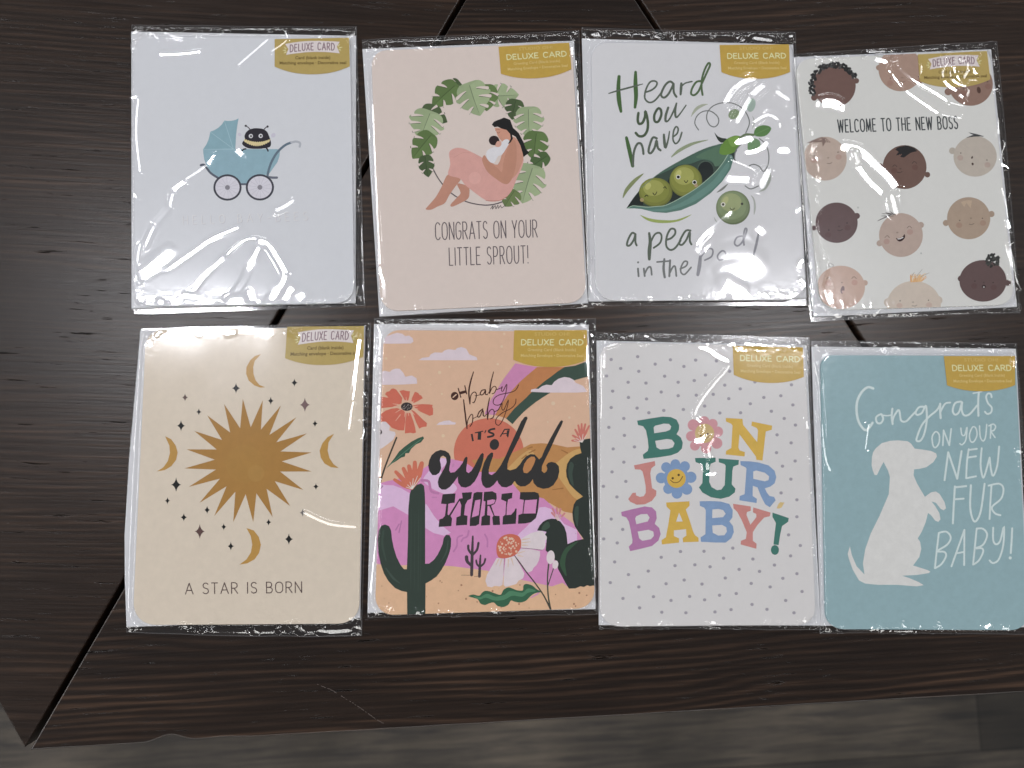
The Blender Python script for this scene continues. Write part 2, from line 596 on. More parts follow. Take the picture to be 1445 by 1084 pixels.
class Sheet:
    """flat colours laid over each other on one sheet; coordinates are read off an enlargement of the photograph"""

    def __init__(s, outline):
        s.items = [(np.asarray(outline, float), None, None)]
        s.view(0, 0, 1)

    def view(s, x0, y0, k):
        s.x0, s.y0, s.k = x0, y0, k

    def map(s, pts):
        p = np.asarray(pts, float)
        return np.stack([s.x0 + p[:, 0] / s.k, s.y0 + p[:, 1] / s.k], 1)

    def poly(s, pts, colour, part, smooth=False):
        p = s.map(pts)
        if smooth:
            p = catmull(p, True, 4)
        s.items.append((p, colour, part))

    def spot(s, x, y, r, colour, part, ry=None, rot=0.0, n=18):
        s.poly(ell(x, y, r, ry, rot, n), colour, part)

    def stroke(s, pts, w, colour, part, closed=False, smooth=True, n=4, taper=(1, 1), cap=True):
        """a pen line; points may carry their own width"""
        a = np.asarray(pts, float)
        if a.shape[1] == 2:
            a = np.concatenate([a, np.full((len(a), 1), float(w))], 1)
        if smooth and len(a) > 2:
            a = catmull(a, closed, n)
        if closed:
            a = np.concatenate([a, a[:1]])
        m = len(a)
        if not closed and taper != (1, 1):
            u = np.linspace(0, 1, m)
            a[:, 2] *= np.where(u < .5, taper[0] + (1 - taper[0]) * np.minimum(1, u * 4), taper[1] + (1 - taper[1]) * np.minimum(1, (1 - u) * 4))
        q = s.map(a[:, :2])
        hw = np.maximum(a[:, 2], 0.05) / s.k / 2
        if not smooth:
            for i in range(m - 1):
                e = q[i + 1] - q[i]
                e /= np.linalg.norm(e) + 1e-9
                e = np.array([-e[1], e[0]])
                s.items.append((np.array([q[i] + e * hw[i], q[i + 1] + e * hw[i + 1], q[i + 1] - e * hw[i + 1], q[i] - e * hw[i]]), colour, part))
            for i in range(m):
                if 0 < i < m - 1 or cap:
                    s.items.append((ell(q[i, 0], q[i, 1], hw[i], n=8), colour, part))
            return
        d = np.gradient(q, axis=0)
        if closed:
            d[0] = d[-1] = q[1] - q[-2]
        d /= np.linalg.norm(d, axis=1)[:, None] + 1e-9
        nn = np.stack([-d[:, 1], d[:, 0]], 1)
        L, Rr = q + nn * hw[:, None], q - nn * hw[:, None]
        for i in range(m - 1):
            s.items.append((np.array([L[i], L[i + 1], Rr[i + 1], Rr[i]]), colour, part))
        for i in range(1, m - 1):
            if hw[i] > 2.2:
                s.items.append((ell(q[i, 0], q[i, 1], hw[i], n=14), colour, part))
        if cap and not closed:
            for i in (0, m - 1):
                s.items.append((ell(q[i, 0], q[i, 1], hw[i], n=10), colour, part))

    def build(s, z, parent, origin, mat_of=None, thick=0.0):
        vs, ed, off = [], [], 0
        polys = []
        for p, c, part in s.items:
            keep = [p[0]]
            for q in p[1:]:
                if abs(q[0] - keep[-1][0]) + abs(q[1] - keep[-1][1]) > 1e-4:
                    keep.append(q)
            p = np.array(keep)
            polys.append(p)
            m = len(p)
            if m < 3:
                continue
            vs += [Vector((float(x), float(y))) for x, y in p]
            ed += [(off + i, off + (i + 1) % m) for i in range(m)]
            off += m
        ov, oe, of, _, _, _ = delaunay_2d_cdt(vs, ed, [], 0, 1e-5, False)
        pts = np.array([(v.x, v.y) for v in ov])
        xy = PA(pts, z)
        tri = np.array([f for f in of])
        cen = pts[tri].mean(1)
        order = np.argsort(cen[:, 0])
        sx_ = cen[order, 0]

        def covered(p):
            lo, hi = np.searchsorted(sx_, [p[:, 0].min(), p[:, 0].max()])
            ids = order[lo:hi]
            ids = ids[(cen[ids, 1] >= p[:, 1].min()) & (cen[ids, 1] <= p[:, 1].max())]
            if not len(ids):
                return ids
            x, y = cen[ids, 0][:, None], cen[ids, 1][:, None]
            q = np.roll(p, -1, 0)
            side = (q[:, 0] - p[:, 0]) * (y - p[:, 1]) - (x - p[:, 0]) * (q[:, 1] - p[:, 1])
            wn = ((p[:, 1] <= y) & (q[:, 1] > y) & (side > 0)).sum(1) - ((p[:, 1] > y) & (q[:, 1] <= y) & (side < 0)).sum(1)
            return ids[wn != 0]
        owner = np.zeros(len(tri), int)
        for k in range(1, len(polys)):
            if len(polys[k]) >= 3:
                owner[covered(polys[k])] = k
        inn = np.zeros(len(tri), bool)
        inn[covered(polys[0])] = True
        groups = {}
        for t in np.where(inn & (owner > 0))[0]:
            _, c, part = s.items[owner[t]]
            if part is not None:
                groups.setdefault(part, []).append((tri[t], c))
        made = {}
        for part, lst in groups.items():
            idx, verts, faces, mi, cols = {}, [], [], [], []
            for face, c in lst:
                q = []
                for i in face:
                    if i not in idx:
                        idx[i] = len(verts)
                        verts.append(tuple(xy[i] - np.array(origin)))
                    q.append(idx[i])
                q = q[::-1]
                faces.append(q)
                if c not in cols:
                    cols.append(c)
                mi.append(cols.index(c))
            me = bpy.data.meshes.new(part)
            me.from_pydata(verts, [], faces)
            me.polygons.foreach_set('material_index', mi)
            me.update()
            name = part.split('#')[0]
            made[part] = link(name, me, [(mat_of or ink)(c) for c in cols], parent, origin)
            made[part].visible_shadow = True
        return made


# a plain pen alphabet (capitals), y up, unit height
def _arc(cx_, cy_, rx, ry, a0, a1, n=9):
    return [(cx_ + rx * math.cos(math.radians(a0 + (a1 - a0) * i / (n - 1))), cy_ + ry * math.sin(math.radians(a0 + (a1 - a0) * i / (n - 1)))) for i in range(n)]


GLYPH = {
    'A': (0.8, [[(0, 0), (.4, 1), (.8, 0)], [(.14, .33), (.66, .33)]]),
    'B': (0.62, [[(0, 0), (0, 1)], [(0, 1)] + _arc(.28, .76, .28, .24, 90, -90) + [(0, .52)], [(0, .52)] + _arc(.32, .26, .3, .26, 90, -90) + [(0, 0)]]),
    'C': (0.66, [_arc(.36, .7, .36, .3, 35, 180) + _arc(.36, .3, .36, .3, 180, 325)]),
    'D': (0.7, [[(0, 0), (0, 1)] + _arc(.2, .5, .5, .5, 90, -90, 13) + [(0, 0)]]),
    'E': (0.55, [[(.52, 1), (0, 1), (0, 0), (.54, 0)], [(0, .52), (.44, .52)]]),
    'F': (0.55, [[(.52, 1), (0, 1), (0, 0)], [(0, .52), (.42, .52)]]),
    'G': (0.7, [_arc(.36, .7, .36, .3, 35, 180) + _arc(.36, .3, .36, .3, 180, 360) + [(.72, .48), (.42, .48)]]),
    'H': (0.66, [[(0, 0), (0, 1)], [(.66, 0), (.66, 1)], [(0, .5), (.66, .5)]]),
    'I': (0.04, [[(.02, 0), (.02, 1)]]),
    'L': (0.5, [[(0, 1), (0, 0), (.5, 0)]]),
    'M': (0.8, [[(0, 0), (.08, 1), (.4, .1), (.72, 1), (.8, 0)]]),
    'N': (0.68, [[(0, 0), (0, 1), (.68, 0), (.68, 1)]]),
    'O': (0.76, [_arc(.38, .66, .38, .34, 0, 180) + _arc(.38, .34, .38, .34, 180, 360) + [(.76, .66)]]),
    'P': (0.62, [[(0, 0), (0, 1)], [(0, 1)] + _arc(.3, .72, .3, .28, 90, -90) + [(0, .44)]]),
    'R': (0.64, [[(0, 0), (0, 1)], [(0, 1)] + _arc(.3, .74, .3, .26, 90, -90) + [(0, .48)], [(.26, .48), (.64, 0)]]),
    'S': (0.6, [_arc(.31, .76, .28, .24, 30, 240) + _arc(.3, .25, .3, .25, 75, -150)]),
    'T': (0.62, [[(0, 1), (.62, 1)], [(.31, 1), (.31, 0)]]),
    'U': (0.66, [[(0, 1)] + _arc(.33, .32, .33, .32, 180, 360) + [(.66, 1)]]),
    'W': (1.0, [[(0, 1), (.24, 0), (.5, .95), (.76, 0), (1, 1)]]),
    'X': (0.68, [[(0, 0), (.68, 1)], [(0, 1), (.68, 0)]]),
    'Y': (0.66, [[(0, 1), (.33, .46), (.66, 1)], [(.33, .46), (.33, 0)]]),
    '!': (0.06, [[(.03, 1), (.03, .3)], [(.03, .03), (.035, 0)]]),
    '-': (0.4, [[(.05, .45), (.35, .45)]]),
    ' ': (0.35, []),
}


def pen_text(sh, text, p0, p1, h, w, colour, part, narrow=1.0, track=0.2, bow=0.0, lean=None):
    """letters from p0 to p1 (their base line, in the sheet's view), h high"""
    p0, p1 = np.array(p0, float), np.array(p1, float)
    base = p1 - p0
    L = np.linalg.norm(base)
    u = base / L
    up = np.array([u[1], -u[0]]) if lean is None else np.array(lean, float)
    xs, x = [], 0.0
    for ch in text:
        xs.append(x)
        x += GLYPH[ch][0] * narrow + track
    tot = x - track
    for ch, gx in zip(text, xs):
        for line in GLYPH[ch][1]:
            q = []
            for a, b in line:
                t = (gx + a * narrow) / tot
                q.append(p0 + base * t + up * (h * b + bow * 4 * t * (1 - t)))
            sh.stroke(q, w, colour, part, smooth=False, cap=True)


_font = {}


def font_tris(text):
    if text not in _font:
        cu = bpy.data.curves.new('text', 'FONT')
        cu.body = text
        cu.resolution_u = 2
        cu.offset = 0.022
        ob = bpy.data.objects.new('text', cu)
        COL.objects.link(ob)
        dg = bpy.context.evaluated_depsgraph_get()
        me = ob.evaluated_get(dg).to_mesh()
        v = np.array([(p.co.x, p.co.y) for p in me.vertices])
        f = [tuple(p.vertices) for p in me.polygons]
        ob.evaluated_get(dg).to_mesh_clear()
        bpy.data.objects.remove(ob)
        bpy.data.curves.remove(cu)
        v[:, 0] -= v[:, 0].min()
        v[:, 0] /= v[:, 0].max()
        _font[text] = (v, f)
    return _font[text]


def set_text(sh, text, frame, colour, part, capheight=0.72):
    """small type set in the frame's coordinates: frame(u, v) with u along the line, v up in cap heights"""
    v, f = font_tris(text)
    q = np.array([frame(a, b / capheight) for a, b in v])
    for t in f:
        sh.items.append((q[list(t)], colour, part))


# ------------------------------------------------------------------ package builder
Z_ENV0, Z_ENV1 = 0.0004, 0.0014
Z_CARD0, Z_CARD1 = 0.0015, 0.0028
Z_INK = 0.00284
Z_LAB0, Z_LAB1 = 0.00287, 0.00302
Z_LINK = 0.00306
Z_FILM = 0.0042


def rounded(quad, r):
    """quad TL TR BR BL in photograph coordinates with rounded corners"""
    q = [np.array(p, float) for p in quad]
    out = []
    rr = r if isinstance(r, (tuple, list)) else (r,) * 4
    for i in range(4):
        a, b, c = q[i - 1], q[i], q[(i + 1) % 4]
        d1, d2 = (a - b) / np.linalg.norm(a - b), (c - b) / np.linalg.norm(c - b)
        s_, e_ = b + d1 * rr[i], b + d2 * rr[i]
        for k in range(9):
            t = k / 8
            # circular-ish corner
            w1, w2, w3 = (1 - t) ** 2, 2 * t * (1 - t) * 0.82, t * t
            out.append((s_ * w1 + b * w2 + e_ * w3) / (w1 + w2 + w3))
    return np.array(out)


def seg_dist(pts, poly, closed=True):
    """distance of points to a polyline, plus index, t"""
    best = np.full(len(pts), 1e9)
    m = len(poly)
    for i in range(m if closed else m - 1):
        a, b = poly[i], poly[(i + 1) % m]
        d = b - a
        t = np.clip(((pts - a) @ d) / (d @ d + 1e-15), 0, 1)
        q = pts - (a + t[:, None] * d)
        best = np.minimum(best, np.hypot(q[:, 0], q[:, 1]))
    return best


def inside(pts, poly):
    m = len(poly)
    ar = np.sum(poly[:, 0] * np.roll(poly[:, 1], -1) - np.roll(poly[:, 0], -1) * poly[:, 1])
    sg = np.sign(ar)
    ok = np.ones(len(pts), bool)
    for i in range(m):
        a, b = poly[i], poly[(i + 1) % m]
        d = b - a
        ok &= sg * (d[0] * (pts[:, 1] - a[1]) - d[1] * (pts[:, 0] - a[0])) >= 0
    return ok


def vnoise(x, y, seed):
    """smooth value noise on arrays"""
    xi, yi = np.floor(x).astype(np.int64), np.floor(y).astype(np.int64)
    xf, yf = x - xi, y - yi
    u, v = xf * xf * xf * (xf * (xf * 6 - 15) + 10), yf * yf * yf * (yf * (yf * 6 - 15) + 10)

    def hsh(a, b):
        h = (a * 374761393 + b * 668265263 + seed * 1442695041) & 0xFFFFFFFF
        h = ((h ^ (h >> 13)) * 1274126177) & 0xFFFFFFFF
        return ((h ^ (h >> 16)) & 0xFFFF) / 65535.0 * 2 - 1
    return (hsh(xi, yi) * (1 - u) + hsh(xi + 1, yi) * u) * (1 - v) + (hsh(xi, yi + 1) * (1 - u) + hsh(xi + 1, yi + 1) * u) * v


def needed_tilt(p):
    """slopes of the film at p that would mirror each lamp point into the lens"""
    v = CAM - p
    v /= np.linalg.norm(v)
    l = lamp_samples - p
    l /= np.linalg.norm(l, axis=1)[:, None]
    h = l + v
    return h[:, :2] / h[:, 2:3]


def crease(X, Y, Z, slope_at, height_at, pts_px, width_px):
    """a fold of the film: a narrow strip leaning far enough to catch one of the strip lamps"""
    pl = PA(catmull(pts_px, False, 6) if len(pts_px) > 2 else np.array(pts_px, float), Z_FILM)[:, :2]
    # even spacing
    seg = np.linalg.norm(np.diff(pl, axis=0), axis=1)
    L = np.concatenate([[0], np.cumsum(seg)])
    n = max(3, int(L[-1] / 0.0012) + 1)
    u = np.linspace(0, L[-1], n)
    pl = np.stack([np.interp(u, L, pl[:, 0]), np.interp(u, L, pl[:, 1])], 1)
    w = max(0.0013, width_px * 0.00036 * 1.08)
    tg = np.gradient(pl, axis=0)
    tg /= np.linalg.norm(tg, axis=1)[:, None] + 1e-12
    nn = np.stack([-tg[:, 1], tg[:, 0]], 1)
    cost, val, tan = [], [], []
    tol = float(np.clip(0.0009 / max(L[-1], 1e-4), 0.007, 0.03))
    for i in range(n):
        m = needed_tilt(np.array([pl[i, 0], pl[i, 1], Z_FILM]))
        mt, mn = m @ tg[i] + slope_at(pl[i]) @ tg[i], m @ nn[i]
        cost.append((mt / tol) ** 2 + (np.abs(mn) / 0.25) ** 2 * 0.8)
        val.append(-mn)
        tan.append(-mt)
    cost, val, tan = np.array(cost), np.array(val), np.array(tan)
    cost = np.minimum(cost, 80)
    acc, back = [cost[0]], []
    for i in range(1, n):
        tr = acc[-1][:, None] + np.minimum(12.0, np.abs(val[i - 1][:, None] - val[i][None, :]) * 40)
        k = tr.argmin(0)
        back.append(k)
        acc.append(tr[k, np.arange(len(k))] + cost[i])
    k = int(acc[-1].argmin())
    ks = [k]
    for b in back[::-1]:
        k = int(b[k])
        ks.append(k)
    ks = ks[::-1]
    s = np.clip(np.array([val[i][ks[i]] for i in range(n)]), -0.75, 0.75)
    st = np.array([tan[i][ks[i]] for i in range(n)])
    # the fold rises or falls along its run as far as the film has room
    run = np.zeros(n)
    zc = np.array([height_at(p) for p in pl])
    for i in range(1, n):
        run[i] = run[i - 1] + 0.5 * (st[i] + st[i - 1]) * (u[i] - u[i - 1])
        if abs(run[i]) > 0.0007:
            run[i] = np.sign(run[i]) * 0.0007
    run = run - 0.75 * run.min() - 0.25 * run.max()
    wv = np.minimum(w, 0.0022 / (np.abs(s) + 0.05))
    R_ = w * 1.5
    x0, y0 = pl.min(0) - R_
    x1, y1 = pl.max(0) + R_
    sel = np.where((X > x0) & (X < x1) & (Y > y0) & (Y < y1))[0]
    if not len(sel):
        return
    q = np.stack([X[sel], Y[sel]], 1)
    bd = np.full(len(sel), 1e9)
    hh = np.zeros(len(sel))
    ee = np.zeros(len(sel))
    for i in range(n - 1):
        a, b = pl[i], pl[i + 1]
        d = b - a
        t = np.clip(((q - a) @ d) / (d @ d + 1e-15), 0, 1)
        r = q - (a + t[:, None] * d)
        dist = np.hypot(r[:, 0], r[:, 1])
        nrm = nn[i] * (1 - t[:, None]) + nn[i + 1] * t[:, None]
        sd = (r * nrm).sum(1)
        ss = s[i] * (1 - t) + s[i + 1] * t
        wl = wv[i] * (1 - t) + wv[i + 1] * t
        rr = (run[i] + zc[i]) * (1 - t) + (run[i + 1] + zc[i + 1]) * t
        h = ss * sd + 0.75 * sd * sd + np.abs(ss) * wl * 0.40 + rr
        e = np.exp(-(dist / (wl * 1.12)) ** 5)
        up = dist < bd
        bd[up] = dist[up]
        hh[up] = h[up]
        ee[up] = e[up]
    Z[sel] = Z[sel] * (1 - ee) + hh * ee


def package(label, quad, radius, paper, env, sleeve, bulge, seed, draw, streaks, sticker, wild=1.0):
    centre = P(*np.mean(np.array(quad, float), axis=0), 0.0)
    O = (centre[0], centre[1], 0.0)
    root = thing('greeting_card', label, 'greeting card', O, 'greeting cards in clear sleeves')
    outline = rounded(quad, radius)
    env_w = PA(env, 0.0006)[:, :2]
    prism('envelope', env_w, Z_ENV0, Z_ENV1, ink((197, 198, 202), 0.02), root, O, bevel=0.0003)
    card_w = PA(outline, Z_CARD1)[:, :2]
    card = prism('card', card_w, Z_CARD0, Z_CARD1, ink(paper[0], paper[1], specks=len(paper) > 2), root, O, bevel=0.0002)
    sh = Sheet(outline)
    draw(sh)
    sh.build(Z_INK, card, O)
    sticker(root, O)
    # ---- sleeve
    TLc, TRc, BRc, BLc = [PA([p], 0.0004)[0, :2] for p in sleeve]
    stepm = 0.00036
    nu = int(np.linalg.norm(TRc - TLc) / stepm)
    nv = int(np.linalg.norm(BLc - TLc) / stepm)
    uu, vv = np.meshgrid(np.linspace(0, 1, nu), np.linspace(0, 1, nv))
    uu, vv = uu.ravel(), vv.ravel()
    pos = (TLc * ((1 - uu) * (1 - vv))[:, None] + TRc * (uu * (1 - vv))[:, None] + BRc * (uu * vv)[:, None] + BLc * ((1 - uu) * vv)[:, None])
    MM = 0.00035
    bl, br, bt, bb = [b * MM for b in bulge]      # outward bends of the four sides (left, right, top, bottom)
    pos[:, 0] += (-bl * (1 - uu) + br * uu) * 4 * vv * (1 - vv)
    pos[:, 1] += (bt * (1 - vv) - bb * vv) * 4 * uu * (1 - uu)
    # slightly uneven cut
    pos[:, 1] += 0.0003 * vnoise(uu * 9, vv * 0 + 3, seed) * np.where((vv < .02) | (vv > .98), 1, 0)
    X, Y = pos[:, 0], pos[:, 1]
    ring = np.array([pos[j] for j in list(range(nu)) + [nu * (i + 1) - 1 for i in range(nv)] + list(range(nu * nv - 1, nu * (nv - 1) - 1, -1)) + [nu * i for i in range(nv - 1, -1, -1)]])
    D = np.minimum(np.minimum(uu, 1 - uu) * np.linalg.norm(TRc - TLc), np.minimum(vv, 1 - vv) * np.linalg.norm(BLc - TLc))
    du = seg_dist(pos, card_w)
    du[inside(pos, card_w)] = 0.0
    ds = np.sqrt(du ** 2 + 0.0007 ** 2) - 0.0007
    f = (D / (D + ds + 1e-9)) ** 2.4
    low = 0.0004 + 0.0006 * np.clip(D / 0.0015, 0, 1)
    Zs = low + (Z_FILM - low) * f
    inenv = inside(pos, env_w)
    de = seg_dist(pos, env_w)
    lift = np.where(inenv, Z_ENV1 + 0.00015, (Z_ENV1 + 0.00015) - de * 0.7)
    k = 0.00025
    hmx = np.maximum(Zs, lift) + k * 0.5 * np.exp(-((Zs - lift) / k) ** 2)
    Zs = np.where(D > 0.0003, hmx, Zs)
    smooth = Zs.copy()
    # margins crumple, the middle only billows
    rim = np.clip(ds / 0.0009, 0, 1)
    rim_in = np.exp(-(np.minimum(seg_dist(pos, card_w), 0.05) / 0.006) ** 2) * 0.22
    crumple = np.zeros(len(pos))
    for sc, am, sd in ((170, 1.0, 1), (330, 0.75, 2), (640, 0.55, 3)):
        r1 = 1 - np.abs(vnoise(X * sc + 0.6 * vnoise(Y * sc * .5, X * sc * .5, seed + 9), Y * sc, seed * 7 + sd))
        crumple += am * (r1 ** 2 - 0.33)
    patch = 0.35 + 0.65 * np.clip(vnoise(X * 45, Y * 45, seed + 31) * 1.6 + 0.35, 0, 1)
    Zs += wild * 0.00021 * crumple * np.maximum(rim, rim_in) * patch * np.clip(D / 0.0012, 0, 1)
    Zs += 0.00016 * vnoise(X * 26 + seed, Y * 21, seed + 3) * f + 0.00004 * vnoise(X * 75, Y * 66, seed + 5) * f
    G = smooth.reshape(nv, nu)
    ud, vd = TRc - TLc, BLc - TLc
    gu = np.gradient(G, np.linalg.norm(ud) / (nu - 1), axis=1)
    gv = np.gradient(G, np.linalg.norm(vd) / (nv - 1), axis=0)
    ud, vd = ud / np.linalg.norm(ud), vd / np.linalg.norm(vd)
    Xg, Yg = X.reshape(nv, nu), Y.reshape(nv, nu)

    def slope_at(p):
        d = p - TLc
        i = int(np.clip(round((d @ ud) / np.linalg.norm(TRc - TLc) * (nu - 1)), 2, nu - 3))
        j = int(np.clip(round((d @ vd) / np.linalg.norm(BLc - TLc) * (nv - 1)), 2, nv - 3))
        return ud * gu[j - 1:j + 2, i - 1:i + 2].mean() + vd * gv[j - 1:j + 2, i - 1:i + 2].mean()
    def height_at(p):
        d = p - TLc
        i = int(np.clip(round((d @ ud) / np.linalg.norm(TRc - TLc) * (nu - 1)), 2, nu - 3))
        j = int(np.clip(round((d @ vd) / np.linalg.norm(BLc - TLc) * (nv - 1)), 2, nv - 3))
        return G[j - 1:j + 2, i - 1:i + 2].mean()
    # small crinkles along the loose margins
    rc = random.Random(seed * 3 + 1)
    q4 = [np.array(p, float) for p in sleeve]
    extra = []
    for a, b, cnt, lo, hi in ((0, 1, 16, 2.5, 12), (3, 2, 13, 2, 9), (1, 2, 8, 2, 6), (0, 3, 4, 2, 5)):
        A_, B_ = q4[a], q4[b]
        inw = (q4[2] + q4[3] - q4[0] - q4[1]) if a == 0 and b == 1 else (q4[0] + q4[1] - q4[2] - q4[3]) if a == 3 else (q4[0] + q4[3] - q4[1] - q4[2]) if a == 1 else (q4[1] + q4[2] - q4[0] - q4[3])
        inw = inw / np.linalg.norm(inw)
        for _ in range(int(cnt * wild + 0.5)):
            c_ = A_ + (B_ - A_) * (rc.random() ** rc.choice((1, 1, 2.5))) + inw * rc.uniform(lo, hi)
            an = rc.uniform(0, math.pi)
            ln = rc.uniform(1.5, 6.5)
            dv = np.array([math.cos(an), math.sin(an)]) * ln
            bend = np.array([-dv[1], dv[0]]) * rc.uniform(-.5, .5)
            extra.append(([tuple(c_ - dv), tuple(c_ + bend), tuple(c_ + dv)], rc.uniform(2.0, 4.5)))
    for pts, wd_ in extra + list(streaks):
        crease(X, Y, Zs, slope_at, height_at, pts, wd_)
    floor_z = np.where(du < 0.0002, Z_LINK + 0.00003, np.where(inenv, Z_ENV1 + 0.00005, 0.00022))
    Zs = np.maximum(Zs, floor_z)
    co = np.stack([X - O[0], Y - O[1], Zs], 1)
    nb = len(co)
    me = bpy.data.meshes.new('sleeve')
    idx = np.arange(nu * nv).reshape(nv, nu)
    quads = np.stack([idx[:-1, :-1], idx[1:, :-1], idx[1:, 1:], idx[:-1, 1:]], -1).reshape(-1, 4)
    mi = np.zeros((nv - 1, nu - 1), int)
    mi[0, :] = mi[-1, :] = 1
    mi[:, 0] = mi[:, -1] = 1
    # underside of the bag: one flat sheet closing the rim
    rimi = np.concatenate([idx[0, :-1], idx[:-1, -1], idx[-1, :0:-1], idx[:0:-1, 0]])
    low = co[rimi].copy()
    low[:, 2] = 0.00012
    co = np.concatenate([co, low])
    nr = len(rimi)
    faces = quads.tolist()
    mats = mi.ravel().tolist()
    for i in range(nr):
        j = (i + 1) % nr
        faces.append([int(rimi[i]), int(rimi[j]), nb + j, nb + i])
        mats.append(1)
    faces.append([nb + i for i in range(nr)])
    mats.append(0)
    me.from_pydata(co.tolist(), [], faces)
    me.polygons.foreach_set('material_index', mats)
    me.polygons.foreach_set('use_smooth', [True] * (len(faces) - 1) + [False])
    me.update()
    link('sleeve', me, [FILM, SEAM], root, O)
    return root


# ------------------------------------------------------------------ gold stickers


def sticker_outline(q, sag):
    TL, TR, BR, BL = [np.array(p, float) for p in q]
    out = [TL, TR]
    mid = (BL + BR) / 2
    down = (BL - TL + BR - TR)
    down /= np.linalg.norm(down)
    for k in range(17):
        t = k / 16
        x = 2 * t - 1
        out.append(BR * (1 - t) + BL * t + down * sag * (1 - abs(x) ** 2.2))
    return np.array(out)


GOLD_B, GOLD_M = (168, 147, 86), (178, 147, 66)


def gold_mat(c):
    return ink(c, 0.04, 420, 0.5, 0.35)


def frame_of(q):
    TL, TR, BR, BL = [np.array(p, float) for p in q]

    def fr(u, v):
        return (TL * (1 - u) + TR * u) * (1 - v) + (BL * (1 - u) + BR * u) * v
    return fr


def make_sticker(q, sag, kind):
    def go(root, O):
        ol = sticker_outline(q, sag)
        base = prism('gold_sticker', PA(ol, Z_LAB1)[:, :2], Z_LAB0, Z_LAB1, gold_mat(GOLD_B if kind == 'banner' else GOLD_M), root, O)
        sh = Sheet(ol)
        fr = frame_of(q)
        if kind == 'banner':
            def n(x, y):
                return fr((x - 92) / 1268, (y - 115) / 475)
            ban = [(270, 205), (380, 185), (500, 170), (620, 160), (730, 158), (850, 160), (960, 165), (1080, 172), (1200, 180), (1150, 262), (1195, 375), (1080, 360), (960, 350), (850, 346), (730, 345), (620, 350), (500, 362), (390, 375), (285, 390), (325, 290)]
            sh.items.append((np.array([n(*p) for p in ban]), (206, 197, 196), 'banner'))
            for a, b in (((256, 258), (284, 282)), ((232, 312), (274, 312)), ((252, 358), (284, 340)), ((1196, 222), (1176, 250)), ((1238, 272), (1192, 282)), ((1216, 324), (1186, 308))):
                p0, p1 = n(*a), n(*b)
                sh.view(0, 0, 1)
                sh.stroke([tuple(p0) + (0.7,), tuple(p1) + (1.5,)], 1, (226, 208, 158), 'banner', smooth=False)
            hh = np.linalg.norm(n(0, 120) - n(0, 0))
            up = (n(0, 0) - n(0, 100))
            up /= np.linalg.norm(up)
            pen_text(sh, 'DELUXE CARD', n(356, 342), n(1105, 322), hh, 1.35, (128, 104, 112), 'lettering', 0.62, 0.24, bow=1.6, lean=up)

            def line(x0, x1, y, h):
                return lambda u, v: n(x0 + (x1 - x0) * u, y - h * v)
            set_text(sh, 'Card (blank inside)', line(440, 1035, 466, 52), (104, 86, 40), 'lettering')
            set_text(sh, 'Matching envelope \u00b7 Decorative seal', line(176, 1302, 553, 52), (100, 82, 36), 'lettering')
        else:
            def line(u0, u1, v0, h):
                return lambda u, v: fr(u0 + (u1 - u0) * u, v0 - h * v)
            set_text(sh, 'STUDIO OH!', line(.28, .76, .185, .115), (190, 163, 92), 'lettering')
            up = fr(0, 0) - fr(0, 1)
            hh = np.linalg.norm(up) * 0.185
            up /= np.linalg.norm(up)
            sh.view(0, 0, 1)
            pen_text(sh, 'DELUXE CARD', fr(.105, .50), fr(.945, .50), hh, 1.35, (228, 212, 158), 'lettering', 1.05, 0.27, lean=up)
            set_text(sh, 'Greeting Card (Blank Inside)', line(.19, .85, .705, .10), (197, 174, 108), 'lettering')
            set_text(sh, 'Matching Envelope \u2022 Decorative Seal', line(.10, .95, .90, .10), (200, 178, 112), 'lettering')
        sh.build(Z_LINK, base, O, gold_mat)
    return go


def V(x0, y0, k, pts):
    return [(x0 + p[0] / k, y0 + p[1] / k) for p in pts]


def ST(x0, y0, k, *lines):
    """folds read off one enlargement: (points, width)"""
    return [(V(x0, y0, k, pts), w / k) for pts, w in lines]


# ------------------------------------------------------------------ card 1: bee in a carriage
CARDS = []


